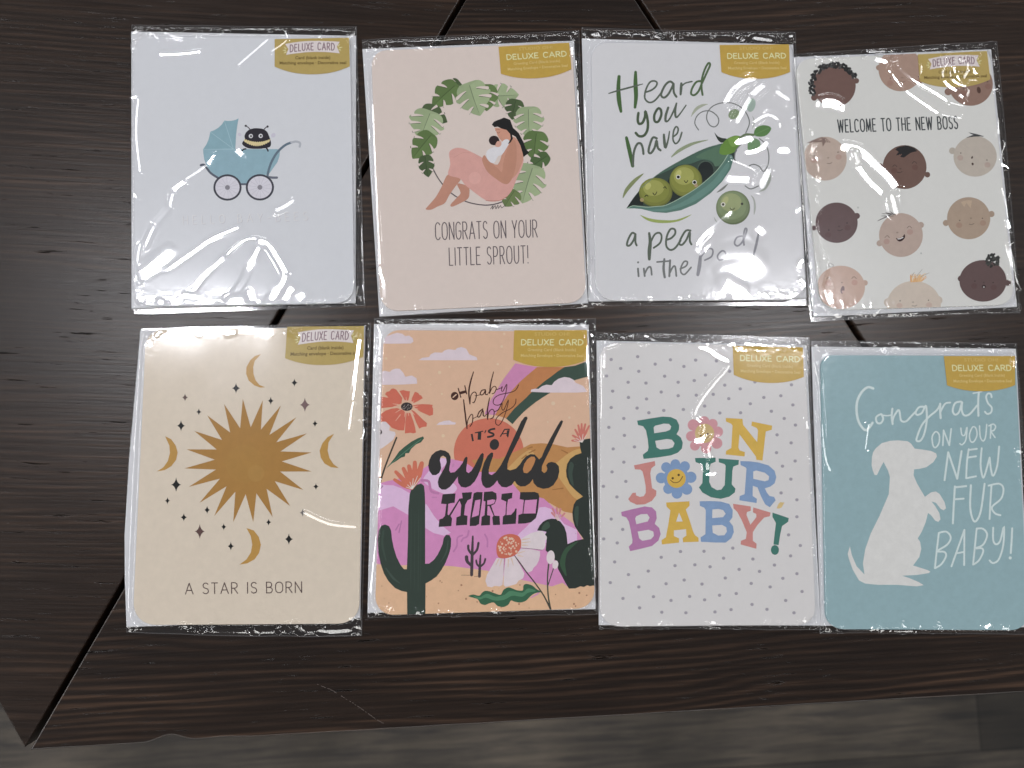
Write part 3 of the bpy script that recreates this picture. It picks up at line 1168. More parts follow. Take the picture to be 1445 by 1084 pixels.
def draw_bee(s):
    T, Hd, DK = (134, 164, 176), (128, 160, 171), (84, 90, 102)
    s.view(275, 165, 9.031)
    c = 'baby_carriage'
    s.poly([(105, 412), (108, 470), (120, 545), (150, 625), (200, 700), (265, 765), (330, 800), (560, 850), (660, 850), (760, 800), (950, 720), (1000, 650), (1050, 580), (1078, 500), (1086, 425), (1050, 411), (515, 412)], T, c)
    s.poly([(105, 412), (145, 355), (172, 295), (187, 240), (196, 190), (250, 168), (300, 138), (345, 95), (376, 48), (420, 52), (470, 50), (515, 40), (557, 20), (540, 110), (525, 230), (515, 412)], Hd, c)
    for p in ((376, 50), (196, 192), (108, 415)):
        s.stroke([p, (490, 408)], 7, (152, 180, 189), c, smooth=False)
    s.stroke([(105, 414), (515, 414)], 6, (148, 177, 187), c, smooth=False)
    s.stroke([(75, 617), (110, 610), (142, 640), (200, 715), (290, 775)], 28, DK, c)
    s.stroke([(585, 858), (660, 858)], 24, DK, c)
    s.stroke([(940, 770), (1000, 775), (1045, 774)], 30, (100, 104, 116), c)
    s.stroke([(925, 755), (940, 680), (975, 580), (1030, 480), (1090, 410), (1160, 355), (1230, 327)], 30, (92, 108, 121), c)
    s.stroke([(1230, 327), (1290, 315), (1340, 335), (1335, 380)], 28, (166, 169, 177), c)
    for x, y in ((415, 900), (828, 898)):
        s.spot(x, y, 180, (58, 58, 68), c, ry=168, n=32)
        s.spot(x, y, 154, (199, 197, 206), c, ry=143, n=32)
        for k in range(14):
            a = k * math.pi / 7 + .15
            s.stroke([(x + 30 * math.cos(a), y + 30 * math.sin(a)), (x + 150 * math.cos(a), y + 140 * math.sin(a))], 3.2, (172, 170, 181), c, smooth=False, cap=False)
        s.spot(x, y, 31, (126, 124, 132), c)
    b = 'bee'
    s.spot(1000, 235, 32, (186, 184, 196), b, ry=26, rot=-.8)
    s.spot(572, 225, 26, (189, 187, 198), b, ry=20, rot=.6)
    s.stroke([(650, 408), (620, 415), (600, 437)], 17, (45, 42, 48), b)
    s.stroke([(912, 398), (925, 415), (932, 435)], 19, (45, 42, 48), b)
    s.poly([(640, 290), (632, 250), (648, 205), (690, 165), (735, 150), (780, 145), (860, 153), (915, 185), (943, 240), (965, 300), (970, 350), (950, 385), (880, 402), (790, 408), (690, 402), (630, 375), (603, 345), (612, 315)], (37, 34, 42), b, True)
    top, bot = [], []
    for k in range(25):
        u = k / 24
        x = 632 + (962 - 632) * u
        top.append((x, 282 + 40 * 4 * u * (1 - u) * .95 + (5 if k % 2 else -5)))
        bot.append((x - 6, 312 + 62 * 4 * u * (1 - u) * .95 + (5 if k % 2 else -5)))
    s.poly(top + bot[::-1], (202, 187, 142), b)
    for x, y in ((713, 245), (838, 243)):
        s.spot(x, y, 28, (176, 175, 184), b)
        s.spot(x, y, 21, (214, 213, 220), b)
        s.spot(x + 2, y, 13, (30, 28, 34), b)
    for l in ([(702, 160), (680, 135), (648, 114)], [(880, 162), (900, 140), (926, 124)]):
        s.stroke(l, 12, (66, 62, 68), b)
        s.spot(l[2][0], l[2][1], 14, (52, 48, 54), b)
    s.view(0, 0, 1)
    for dx, dy, col in ((.7, .6, (181, 180, 188)), (0, 0, (216, 217, 222))):  # darker offset copy paints the shade of the raised letters
        pen_text(s, 'HELLO BAY-BEES', (258.5 + dx, 316.6 + dy), (434 + dx, 310.8 + dy), 11.6, .85, col, 'lettering', .78, .62)


CARDS.append(dict(
    label='white card with a bee in a blue baby carriage', quad=[(189.5, 52.5), (494, 53.5), (500.3, 427.5), (190, 433)], radius=(22, 20, 27, 26),
    paper=((198, 200, 205), .015), env=[(186, 45.5), (502.6, 51.5), (502, 428), (186.4, 436)],
    sleeve=[(185.7, 35), (503.4, 38), (515.4, 432.4), (188.2, 443.2)], bulge=(1, 0, 0, 0), draw=draw_bee,
    sticker=make_sticker([(387.6, 55.2), (492.5, 53.3), (493.6, 93.5), (387.5, 94)], 11, 'banner'),
    streaks=ST(180, 240, 5.29,
               ([(655, -112), (600, -45), (550, 0), (450, 65), (380, 120), (340, 170), (325, 230), (300, 285), (210, 400), (130, 570)], 24),
               ([(97, 560), (78, 640), (85, 760), (90, 840)], 16), ([(95, 720), (190, 650), (310, 570)], 24),
               ([(95, 800), (230, 750), (310, 735), (420, 665), (540, 580), (640, 510), (830, 430)], 21),
               ([(310, 620), (220, 700), (130, 770)], 50), ([(846, 545), (760, 610), (650, 720), (560, 810), (500, 890), (430, 930)], 20),
               ([(430, 930), (520, 950)], 22), ([(240, 985), (285, 1010)], 26)) +
    ST(320, 280, 6.57, ([(0, 520), (80, 450), (180, 385), (290, 372)], 20),
       ([(325, 405), (270, 520), (200, 660), (150, 770), (60, 890), (0, 920)], 34),
       ([(325, 405), (390, 430), (450, 520), (520, 640), (545, 710), (520, 790), (430, 890), (390, 960)], 38),
       ([(615, 830), (560, 900), (500, 980)], 40), ([(720, 885), (640, 950)], 48), ([(210, 880), (215, 975)], 34), ([(60, 960), (120, 960)], 60),
       ([(475, 110), (540, 80), (600, 40)], 40), ([(1205, 50), (1212, 200), (1215, 400), (1225, 700), (1192, 880)], 15), ([(1258, 60), (1246, 300), (1250, 500), (1266, 950)], 12)) +
    ST(170, 20, 4.014, ([(230, 230), (330, 228), (450, 212)], 10), ([(672, 288), (830, 150)], 8), ([(220, 80), (290, 125), (350, 135)], 12), ([(925, 90), (945, 145), (860, 210)], 14), ([(1328, 85), (1305, 135)], 10), ([(135, 70), (165, 120)], 7)) +
    ST(170, 20, 2.464, ([(62, 300), (55, 410), (68, 545)], 8), ([(95, 60), (130, 85)], 7), ([(405, 470), (425, 492)], 14)),
))


# ------------------------------------------------------------------ card 2: mother and baby in a leaf wreath
def leaf(s, base, tip, width, col, part, lobes=4, seed=0):
    r = random.Random(seed)
    b, t = np.array(base, float), np.array(tip, float)
    ax = t - b
    L = np.linalg.norm(ax)
    u = ax / L
    n = np.array([-u[1], u[0]])

    def prof(x):
        return (math.sin(math.pi * min(1, x) ** .62)) ** .8
    bg_ = (206, 203, 190)
    out = {1: [], -1: []}
    cuts = []
    for sd in (1, -1):
        for k in range(41):
            x = k / 40
            w = width / 2 * prof(x) * (1 + .22 * abs(math.sin(lobes * math.pi * (x * .95 + .04))) - .12)
            back = -0.13 * L * math.exp(-((x - .04) / .09) ** 2)
            out[sd].append(b + u * (x * L + back) + n * sd * w)
        for j in range(1, lobes):
            x = (j / lobes - .04) / .95 + r.uniform(-.015, .015)
            w = width / 2 * prof(x)
            a0 = b + u * (x * L + .05 * L) + n * sd * w * 1.06
            a1 = b + u * (x * L) + n * sd * w * .84
            a2 = b + u * (x * L - .05 * L) + n * sd * w * .58
            a3 = b + u * (x * L - .08 * L) + n * sd * w * .34
            cuts.append([tuple(a0) + (.105 * L,), tuple(a1) + (.088 * L,), tuple(a2) + (.06 * L,), tuple(a3) + (.02 * L,)])
    poly = out[1] + out[-1][::-1]
    s.poly([tuple(p) for p in poly], col, part)
    lt = tuple(int(min(255, c * 1.05 + 2)) for c in col)
    half = [tuple(b + u * (k / 20 * L * .96)) for k in range(21)] + [tuple(p) for p in out[-1][2:40][::-1]]
    s.poly(half, lt, part)
    for c in cuts:
        off = [(x + u[0] * .03 * L, y + u[1] * .03 * L, w * .7) for x, y, w in c]
        s.stroke(off, 1, tuple(int(v * .6) for v in col), part, cap=False)
        s.stroke(c, 1, bg_, None, cap=False)
    s.stroke([tuple(b) + (L * .022,), tuple(b + ax * .5 + n * L * .015) + (L * .02,), tuple(b + ax * .93) + (L * .006,)], 1, tuple(int(v * .72) for v in col), part)


def draw_mother(s):
    s.view(575, 105, 5.42)
    w = 'leaf_wreath'
    s.stroke([(150, 600), (185, 700), (245, 810), (330, 905), (440, 970), (560, 998), (660, 995), (760, 962)], 8.5, (84, 76, 80), w)
    D, Md, Lt = (66, 82, 53), (86, 108, 63), (141, 156, 121)
    for k, (a, b, wd_, c) in enumerate([
            ((395, 62), (340, 108), 92, D), ((360, 88), (188, 248), 150, Md), ((640, 165), (852, 156), 150, Lt),
            ((600, 95), (606, 282), 150, Md), ((475, 85), (556, 318), 215, Lt), ((128, 272), (306, 366), 120, D),
            ((172, 300), (98, 502), 220, Lt), ((176, 470), (38, 646), 150, Md), ((136, 634), (160, 788), 100, D),
            ((828, 205), (800, 348), 122, D), ((925, 270), (935, 492), 185, Lt), ((985, 455), (968, 660), 165, Md),
            ((1062, 628), (902, 742), 100, (70, 92, 55)), ((955, 720), (878, 988), 215, Lt), ((815, 895), (745, 1012), 135, (96, 112, 70))]):
        leaf(s, a, b, wd_ * 1.18, c, w, 4 if wd_ > 180 else 3, k)
    m = 'mother_and_baby'
    sk, sk2 = (186, 138, 119), (176, 128, 108)
    s.poly([(312, 765), (405, 795), (372, 850), (322, 920), (285, 985), (232, 1010), (182, 1035), (140, 1033), (152, 1013), (215, 940), (262, 858)], (178, 130, 112), m, True)
    s.poly([(380, 835), (465, 860), (473, 920), (458, 955), (400, 988), (342, 1012), (330, 995), (376, 945), (406, 905)], (176, 128, 110), m, True)
    s.poly([(318, 610), (335, 578), (380, 562), (435, 570), (505, 602), (575, 640), (650, 700), (760, 760), (850, 700), (885, 640), (880, 700), (835, 800), (800, 885), (755, 940), (700, 968), (625, 972), (565, 942), (485, 882), (440, 845), (400, 797), (312, 768), (327, 690)], (199, 151, 143), m, True)
    s.stroke([(350, 640), (420, 600), (480, 600)], 3, (188, 140, 132), m)
    s.stroke([(600, 965), (700, 966), (760, 935)], 5, (176, 122, 112), m)
    s.spot(515, 793, 47, (205, 158, 150), m, n=26)  # paler disc paints the light on the seal bulging underneath
    s.poly([(735, 560), (762, 530), (800, 482), (832, 492), (868, 550), (886, 630), (868, 700), (830, 770), (770, 800), (640, 740), (590, 690), (600, 650), (690, 690)], sk, m, True)
    s.poly([(672, 410), (760, 425), (795, 470), (775, 515), (735, 522), (705, 492), (690, 470), (680, 440)], (191, 141, 121), m, True)
    s.poly([(735, 515), (795, 470), (830, 500), (770, 560)], (188, 139, 119), m)
    s.poly([(605, 592), (650, 560), (692, 550), (735, 505), (765, 497), (780, 520), (752, 572), (722, 615), (692, 628), (668, 672), (640, 676), (612, 655)], (206, 204, 210), m, True)
    s.spot(692, 530, 27, (196, 152, 137), m)
    s.spot(662, 506, 40, (38, 27, 28), m, ry=37)
    s.poly([(690, 510), (672, 545), (700, 556), (715, 528)], (196, 152, 137), m, True)
    s.poly([(776, 540), (800, 500), (828, 520), (835, 640), (815, 760), (775, 832), (735, 836), (685, 805), (612, 745), (572, 662), (588, 618), (622, 662), (690, 718), (722, 745), (738, 650)], sk2, m, True)
    s.poly([(645, 385), (662, 362), (690, 350), (740, 331), (785, 348), (808, 410), (850, 448), (888, 520), (905, 570), (932, 600), (905, 618), (888, 634), (880, 600), (862, 540), (828, 478), (800, 462), (806, 492), (790, 520), (768, 534), (790, 490), (784, 455), (758, 425), (720, 415), (690, 400), (665, 404)], (22, 18, 21), m)
    s.stroke([(672, 430), (688, 420), (705, 424)], 3, (120, 80, 68), m)
    s.stroke([(686, 444), (697, 449), (708, 440)], 3, (110, 70, 60), m)
    s.stroke([(635, 1030), (655, 1003), (650, 1032), (672, 1003), (676, 1030), (692, 1000), (695, 1026), (712, 1003), (720, 1022), (748, 1000)], 4.5, (70, 64, 66), 'signature')
    s.view(600, 300, 8.5)
    pen_text(s, 'CONGRATS ON YOUR', (126, 328), (1345, 294), 205, 11.5, (88, 79, 84), 'lettering', .42, .13)
    pen_text(s, 'LITTLE SPROUT!', (292, 634), (1236, 606), 208, 11.5, (88, 79, 84), 'lettering', .42, .145)


CARDS.append(dict(
    label='pink card with a mother holding her baby in a leaf wreath', quad=[(523.8, 71.7), (807.1, 59.8), (827.8, 426.4), (536.9, 439.5)], radius=(22, 16, 27, 27),
    paper=((203, 190, 183), .02), env=[(511.6, 70.3), (809.8, 58.4), (829.5, 428.2), (535.6, 447)],
    sleeve=[(511, 55.8), (817, 43), (838, 434.6), (535.4, 448)], bulge=(0, 0, 0, 0), draw=draw_mother,
    sticker=make_sticker([(703.5, 66), (803.2, 60.3), (806.4, 97.6), (706.9, 104)], 9.5, 'modern'), wild=.55,
    streaks=ST(480, 20, 6.778, ([(322, 412), (290, 445), (300, 500)], 26), ([(440, 290), (500, 345)], 18), ([(235, 250), (290, 345)], 8), ([(290, 250), (310, 310), (350, 345)], 7), ([(620, 260), (700, 300), (780, 340)], 12)) +
    ST(480, 380, 6.57, ([(360, -230), (372, 0), (395, 150), (395, 270), (380, 400)], 15)) +
    ST(500, 30, 2.52, ([(65, 300), (78, 600), (92, 860)], 6), ([(790, 140), (800, 330), (822, 700), (830, 900)], 5)) +
    ST(695, 50, 11.115, ([(1240, 150), (1255, 290)], 45)),
))


# ------------------------------------------------------------------ card 3: peas in a pod
def draw_pea(s):
    g1, g2, gr = (66, 94, 54), (84, 93, 82), (108, 111, 110)
    t = 'lettering'
    s.view(850, 80, 6.775)
    s.stroke([(160, 190, 30), (153, 300, 38), (160, 420, 42), (178, 525, 26)], 1, g1, t)
    s.stroke([(318, 148, 26), (317, 260, 40), (322, 380, 38), (312, 485, 26)], 1, g1, t)
    s.stroke([(62, 352, 10), (150, 325, 16), (300, 285, 16), (385, 262, 8)], 1, g2, t)
    s.stroke([(408, 342), (470, 320), (512, 285), (522, 248), (490, 232), (450, 250), (415, 320), (405, 390), (430, 430), (470, 437), (512, 410), (560, 350)], 17, g2, t)
    s.stroke([(682, 262), (650, 238), (610, 262), (575, 320), (562, 370), (590, 392), (630, 360), (668, 290), (680, 262), (683, 340), (708, 384)], 21, g2, t)
    s.stroke([(755, 258, 24), (752, 310, 26), (748, 362, 20)], 1, g2, t)
    s.stroke([(755, 290), (790, 255), (857, 238)], 14, g2, t)
    s.stroke([(945, 235), (900, 242), (860, 300), (848, 355), (880, 368), (920, 330), (950, 260), (1000, 150), (1030, 80), (1015, 62), (985, 110), (955, 200), (948, 290), (958, 366)], 20, (78, 98, 68), t)
    s.stroke([(345, 540), (338, 600), (350, 642), (385, 630), (408, 570), (410, 522), (426, 570), (436, 640), (428, 710), (395, 756), (350, 760), (320, 730)], 25, (70, 84, 64), t)
    s.stroke([(530, 498), (497, 560), (502, 618), (535, 620), (563, 560), (558, 507)], 24, (70, 82, 66), t, closed=True)
    s.stroke([(630, 488, 22), (607, 560, 24), (606, 618, 22), (640, 600, 16), (690, 500, 18), (710, 440, 14), (696, 520, 22), (705, 580, 20), (740, 550, 14), (800, 465, 12)], 1, g2, t)
    s.stroke([(230, 775, 28), (255, 880, 38), (290, 1045, 32)], 1, g1, t)
    s.stroke([(292, 1040), (300, 920), (330, 840), (365, 830), (385, 870), (393, 930)], 22, g2, t)
    s.stroke([(520, 782), (482, 775), (452, 850), (442, 910), (465, 922), (500, 870), (518, 800), (530, 870), (556, 896)], 22, g2, t)
    s.stroke([(588, 745, 20), (594, 820, 28), (604, 872, 22), (628, 800, 16), (642, 716, 12)], 1, g2, t)
    s.stroke([(680, 765), (715, 735), (725, 690), (705, 670), (682, 710), (675, 790), (700, 832), (735, 800), (760, 725)], 16, g2, t)
    m = 'pea_pod'
    s.poly([(848, 575), (865, 525), (900, 480), (955, 455), (1010, 455), (965, 475), (910, 510), (870, 550)], (158, 163, 146), m, True)
    s.poly([(655, 965), (720, 890), (830, 830), (930, 805), (1015, 797), (880, 840), (760, 900)], (135, 145, 118), m, True)
    s.view(870, 130, 5.704)
    s.poly([(80, 935), (130, 860), (200, 770), (350, 650), (520, 550), (700, 460), (850, 415), (930, 430), (970, 470), (940, 530), (900, 610), (840, 700), (760, 790), (640, 870), (520, 930), (400, 960), (280, 960), (180, 930)], (51, 66, 58), m)
    s.poly([(330, 668), (430, 605), (520, 555), (700, 466), (850, 421), (900, 470), (880, 540), (830, 600), (760, 560), (690, 545), (600, 575), (500, 590), (430, 625)], (68, 95, 82), m, True)
    s.poly([(640, 520), (850, 425), (905, 470), (870, 540), (800, 600), (760, 550)], (80, 108, 88), m, True)
    s.poly([(85, 930), (130, 864), (205, 778), (215, 860), (215, 910), (130, 912)], (27, 33, 31), m)
    s.poly([(420, 700), (470, 720), (520, 860), (430, 880), (400, 800)], (30, 40, 36), m, True)
    s.spot(716, 618, 64, (68, 84, 74), m, ry=68)
    s.spot(718, 626, 62, (24, 31, 31), m, ry=66)
    s.poly([(662, 620), (775, 640), (760, 690), (700, 730), (680, 690)], (26, 34, 33), m, True)

    def pea(x, y, rx, ry, base, hi, part):
        s.spot(x, y, rx, tuple(int(v * .80) for v in base), part, ry=ry, n=36)
        s.spot(x - rx * .03, y - ry * .05, rx * .955, tuple(int(v * .92) for v in base), part, ry=ry * .945, n=34)
        s.spot(x - rx * .06, y - ry * .12, rx * .85, base, part, ry=ry * .82, n=30)
        s.spot(x - rx * .12, y - ry * .30, rx * .62, tuple(int((a + b) / 2) for a, b in zip(base, hi)), part, ry=ry * .54, n=26)
        s.spot(x - rx * .45, y - ry * .42, rx * .16, hi, part, ry=ry * .26, rot=.5)
    pea(315, 808, 135, 118, (122, 127, 60), (172, 172, 105), m)
    pea(558, 715, 132, 131, (126, 130, 62), (176, 176, 108), m)
    for l in ([(228, 842), (240, 830), (253, 838)], [(378, 772), (390, 762), (401, 776)], [(293, 812), (308, 829), (325, 804)], [(545, 714), (560, 729), (574, 712)]):
        s.stroke(l, 6.5, (34, 34, 20), m)
    for x, y in ((497, 684), (628, 727)):
        s.spot(x, y, 18, (214, 212, 200), m)
        s.spot(x, y, 12.5, (18, 18, 16), m)
    s.spot(205, 868, 16, (150, 135, 95), m)
    s.spot(640, 752, 14, (160, 140, 110), m)
    s.poly([(80, 937), (130, 917), (200, 922), (250, 926), (330, 921), (400, 911), (460, 885), (520, 851), (650, 771), (780, 661), (840, 592), (900, 500), (948, 515), (918, 620), (850, 720), (760, 812), (640, 900), (520, 951), (400, 973), (300, 966), (200, 941), (140, 936)], (82, 114, 104), m)
    s.poly([(250, 950), (400, 935), (520, 890), (650, 810), (780, 710), (890, 570), (905, 600), (850, 700), (760, 790), (640, 872), (520, 925), (400, 955), (300, 960)], (94, 128, 119), m, True)
    s.stroke([(90, 935), (130, 916), (190, 921), (250, 926), (330, 920), (400, 910), (520, 850), (650, 770), (780, 660), (850, 578), (898, 502)], 5.5, (150, 172, 152), m)
    s.stroke([(200, 770), (350, 650), (520, 550), (700, 460), (850, 415)], 5, (95, 118, 104), m)
    s.poly([(788, 325), (815, 355), (850, 370), (888, 378), (852, 408), (818, 388)], (44, 52, 45), m, True)
    s.poly([(940, 490), (952, 530), (962, 560), (945, 545), (928, 500)], (40, 50, 44), m, True)
    s.poly([(828, 490), (840, 435), (870, 395), (905, 368), (960, 350), (1004, 364), (992, 425), (952, 480), (900, 502), (860, 506)], (96, 130, 58), m, True)
    s.poly([(900, 380), (960, 356), (998, 368), (985, 415), (930, 440)], (114, 148, 72), m, True)
    s.stroke([(990, 372), (1040, 342), (1102, 345)], 18, (96, 112, 82), m)
    s.poly([(1108, 345), (1120, 292), (1170, 268), (1225, 274), (1245, 298), (1212, 344), (1160, 360)], (86, 122, 72), m, True)
    s.stroke([(1110, 345), (1170, 315), (1225, 290)], 4, (106, 142, 92), m)
    s.poly([(1060, 400), (1100, 370), (1150, 392), (1156, 440), (1110, 470), (1060, 474)], (106, 138, 100), m, True)
    s.spot(945, 178, 48, (122, 138, 108), m, ry=38, rot=-.6)
    s.spot(1084, 105, 34, (152, 170, 160), m, ry=56, rot=.25)
    for l in ([(660, 305), (630, 250), (650, 190), (700, 155), (760, 155), (815, 200), (820, 250), (790, 280), (750, 265), (725, 210), (740, 150), (790, 105), (870, 85), (950, 95), (1010, 130), (1050, 180), (1070, 250), (1040, 330)],
              [(1150, 375), (1200, 420), (1225, 500), (1220, 580), (1185, 640), (1150, 600), (1100, 582), (1055, 602)], [(1035, 755), (1080, 780), (1145, 755)], [(950, 540), (960, 470), (1005, 420)]):
        s.stroke(l, 8.5, gr, m)
    for l, c in (([(50, 855), (70, 780), (140, 700), (220, 655), (150, 730), (90, 800)], (122, 131, 92)),
                 ([(190, 990), (260, 1015), (360, 1030), (480, 1028), (605, 985), (500, 1040), (370, 1055), (260, 1038)], (142, 156, 88)),
                 ([(805, 810), (850, 770), (897, 738), (860, 785)], (118, 120, 116)), ([(1080, 830), (1103, 880), (1105, 990), (1122, 930), (1110, 860)], (160, 163, 158)),
                 ([(1145, 800), (1200, 760), (1235, 650), (1242, 710), (1200, 785)], (152, 158, 150)), ([(1090, 300), (1105, 240), (1092, 190), (1115, 240)], (160, 164, 160)),
                 ([(785, 1005), (792, 1035), (812, 1050), (796, 1022)], (165, 168, 165))):
        s.poly(l, c, m, True)
    o = 'loose_pea'
    pea(938, 930, 137, 137, (120, 134, 100), (164, 168, 120), o)
    s.spot(858, 905, 18, (205, 203, 192), o)
    s.spot(858, 905, 10.5, (60, 60, 52), o)
    s.spot(1010, 900, 10.5, (60, 60, 52), o)
    s.stroke([(915, 935), (932, 950), (950, 934)], 6, (60, 60, 46), o)
    t = 'lettering#low'
    s.view(870, 300, 5.558)
    s.stroke([(150, 172), (122, 160), (92, 210), (82, 256), (106, 256), (135, 215), (148, 175), (148, 230), (158, 258)], 16, g2, t)
    s.stroke([(256, 162, 18), (264, 230, 26), (258, 300, 30), (257, 366, 22)], 1, g2, t)
    s.stroke([(264, 240), (300, 172), (338, 160), (354, 190), (340, 240), (292, 277)], 15, g2, t)
    s.stroke([(390, 215), (430, 200), (460, 165), (455, 132), (422, 132), (394, 190), (390, 260), (420, 293), (460, 278), (502, 220)], 16, g2, t)
    s.stroke([(580, 142), (545, 142), (512, 190), (492, 242), (515, 253), (550, 210), (575, 152), (575, 220), (587, 250)], 16, g2, t)
    s.stroke([(168, 440), (173, 500)], 15, gr, t)
    s.spot(169, 391, 8, gr, t)
    s.stroke([(214, 440), (221, 498)], 15, gr, t)
    s.stroke([(221, 480), (245, 435), (268, 430), (276, 488)], 14, gr, t)
    s.stroke([(375, 365, 16), (369, 440, 20), (378, 508, 18)], 1, gr, t)
    s.stroke([(318, 388), (420, 380)], 13, gr, t)
    s.stroke([(420, 375), (414, 500)], 16, gr, t)
    s.stroke([(415, 480), (440, 430), (460, 425), (469, 498)], 14, gr, t)
    s.stroke([(500, 442), (545, 420), (556, 388), (530, 385), (506, 430), (506, 470), (535, 485), (585, 430)], 13, gr, t)
    lt = (132, 132, 138)
    s.stroke([(658, 345, 22), (650, 420, 30), (638, 488, 24)], 1, lt, t)
    s.stroke([(664, 345), (720, 285), (755, 295), (745, 345), (692, 374)], 13, lt, t)
    s.stroke([(825, 302), (792, 340), (808, 374), (848, 352), (852, 312)], 13, lt, t, closed=True)
    s.stroke([(985, 185), (945, 195), (925, 240), (950, 262), (990, 225), (1022, 140), (1008, 128), (995, 190), (1000, 255)], 14, lt, t)
    s.stroke([(1114, 165, 16), (1095, 255, 20), (1074, 335, 14)], 1, lt, t)
    s.spot(1066, 375, 9, lt, t)


CARDS.append(dict(
    label='white card with peas in a green pod and green brush writing', quad=[(834.2, 60.5), (1115.4, 62.4), (1137.3, 423.4), (840.9, 424.6)], radius=(24, 16, 30, 30),
    paper=((200, 200, 203), .015), env=[(821, 55.4), (1118.6, 64), (1137.2, 421), (830.2, 426)],
    sleeve=[(820.6, 39.2), (1122.4, 45.6), (1138.4, 431), (830, 432)], bulge=(0, 0, 0, 0), draw=draw_pea,
    sticker=make_sticker([(1015.5, 63.6), (1113.6, 62.6), (1114.8, 101.6), (1018.2, 101.8)], 9.5, 'modern'),
    streaks=ST(960, 90, 5.707, ([(370, 310), (430, 210), (540, 135), (620, 140), (650, 190)], 44), ([(650, 190), (565, 270), (500, 380), (455, 460)], 46),
               ([(790, 240), (856, 285)], 42), ([(600, 470), (700, 415), (790, 460), (800, 505)], 30), ([(545, 715), (620, 700), (700, 635)], 32), ([(470, 628), (560, 605)], 42),
               ([(415, 780), (560, 840), (690, 910)], 22), ([(385, 925), (500, 930), (640, 940)], 44), ([(690, 895), (650, 970)], 60), ([(815, 695), (850, 695)], 42)) +
    ST(870, 300, 5.558, ([(900, 0), (780, 100), (680, 190), (640, 270), (680, 320), (760, 250), (850, 200), (950, 185)], 32), ([(880, 205), (1000, 200)], 110), ([(890, 285), (1000, 265)], 110), ([(920, 350), (980, 340)], 100),
       ([(845, 420), (1045, 410)], 120), ([(855, 485), (940, 470)], 80), ([(850, 560), (900, 590), (960, 620)], 70), ([(1140, 120), (1110, 160)], 50)) +
    ST(780, 20, 6.778, ([(280, 160), (340, 230)], 14), ([(535, 165), (490, 235)], 9), ([(395, 175), (450, 188)], 12), ([(300, 150), (370, 240)], 9)) +
    ST(780, 380, 6.57, ([(322, -300), (325, 0), (332, 150), (326, 290)], 10)) +
    ST(810, 20, 2.521, ([(40, 300), (48, 600), (52, 900)], 5), ([(650, 80), (700, 90)], 16), ([(790, 150), (808, 500), (825, 850)], 6)),
))


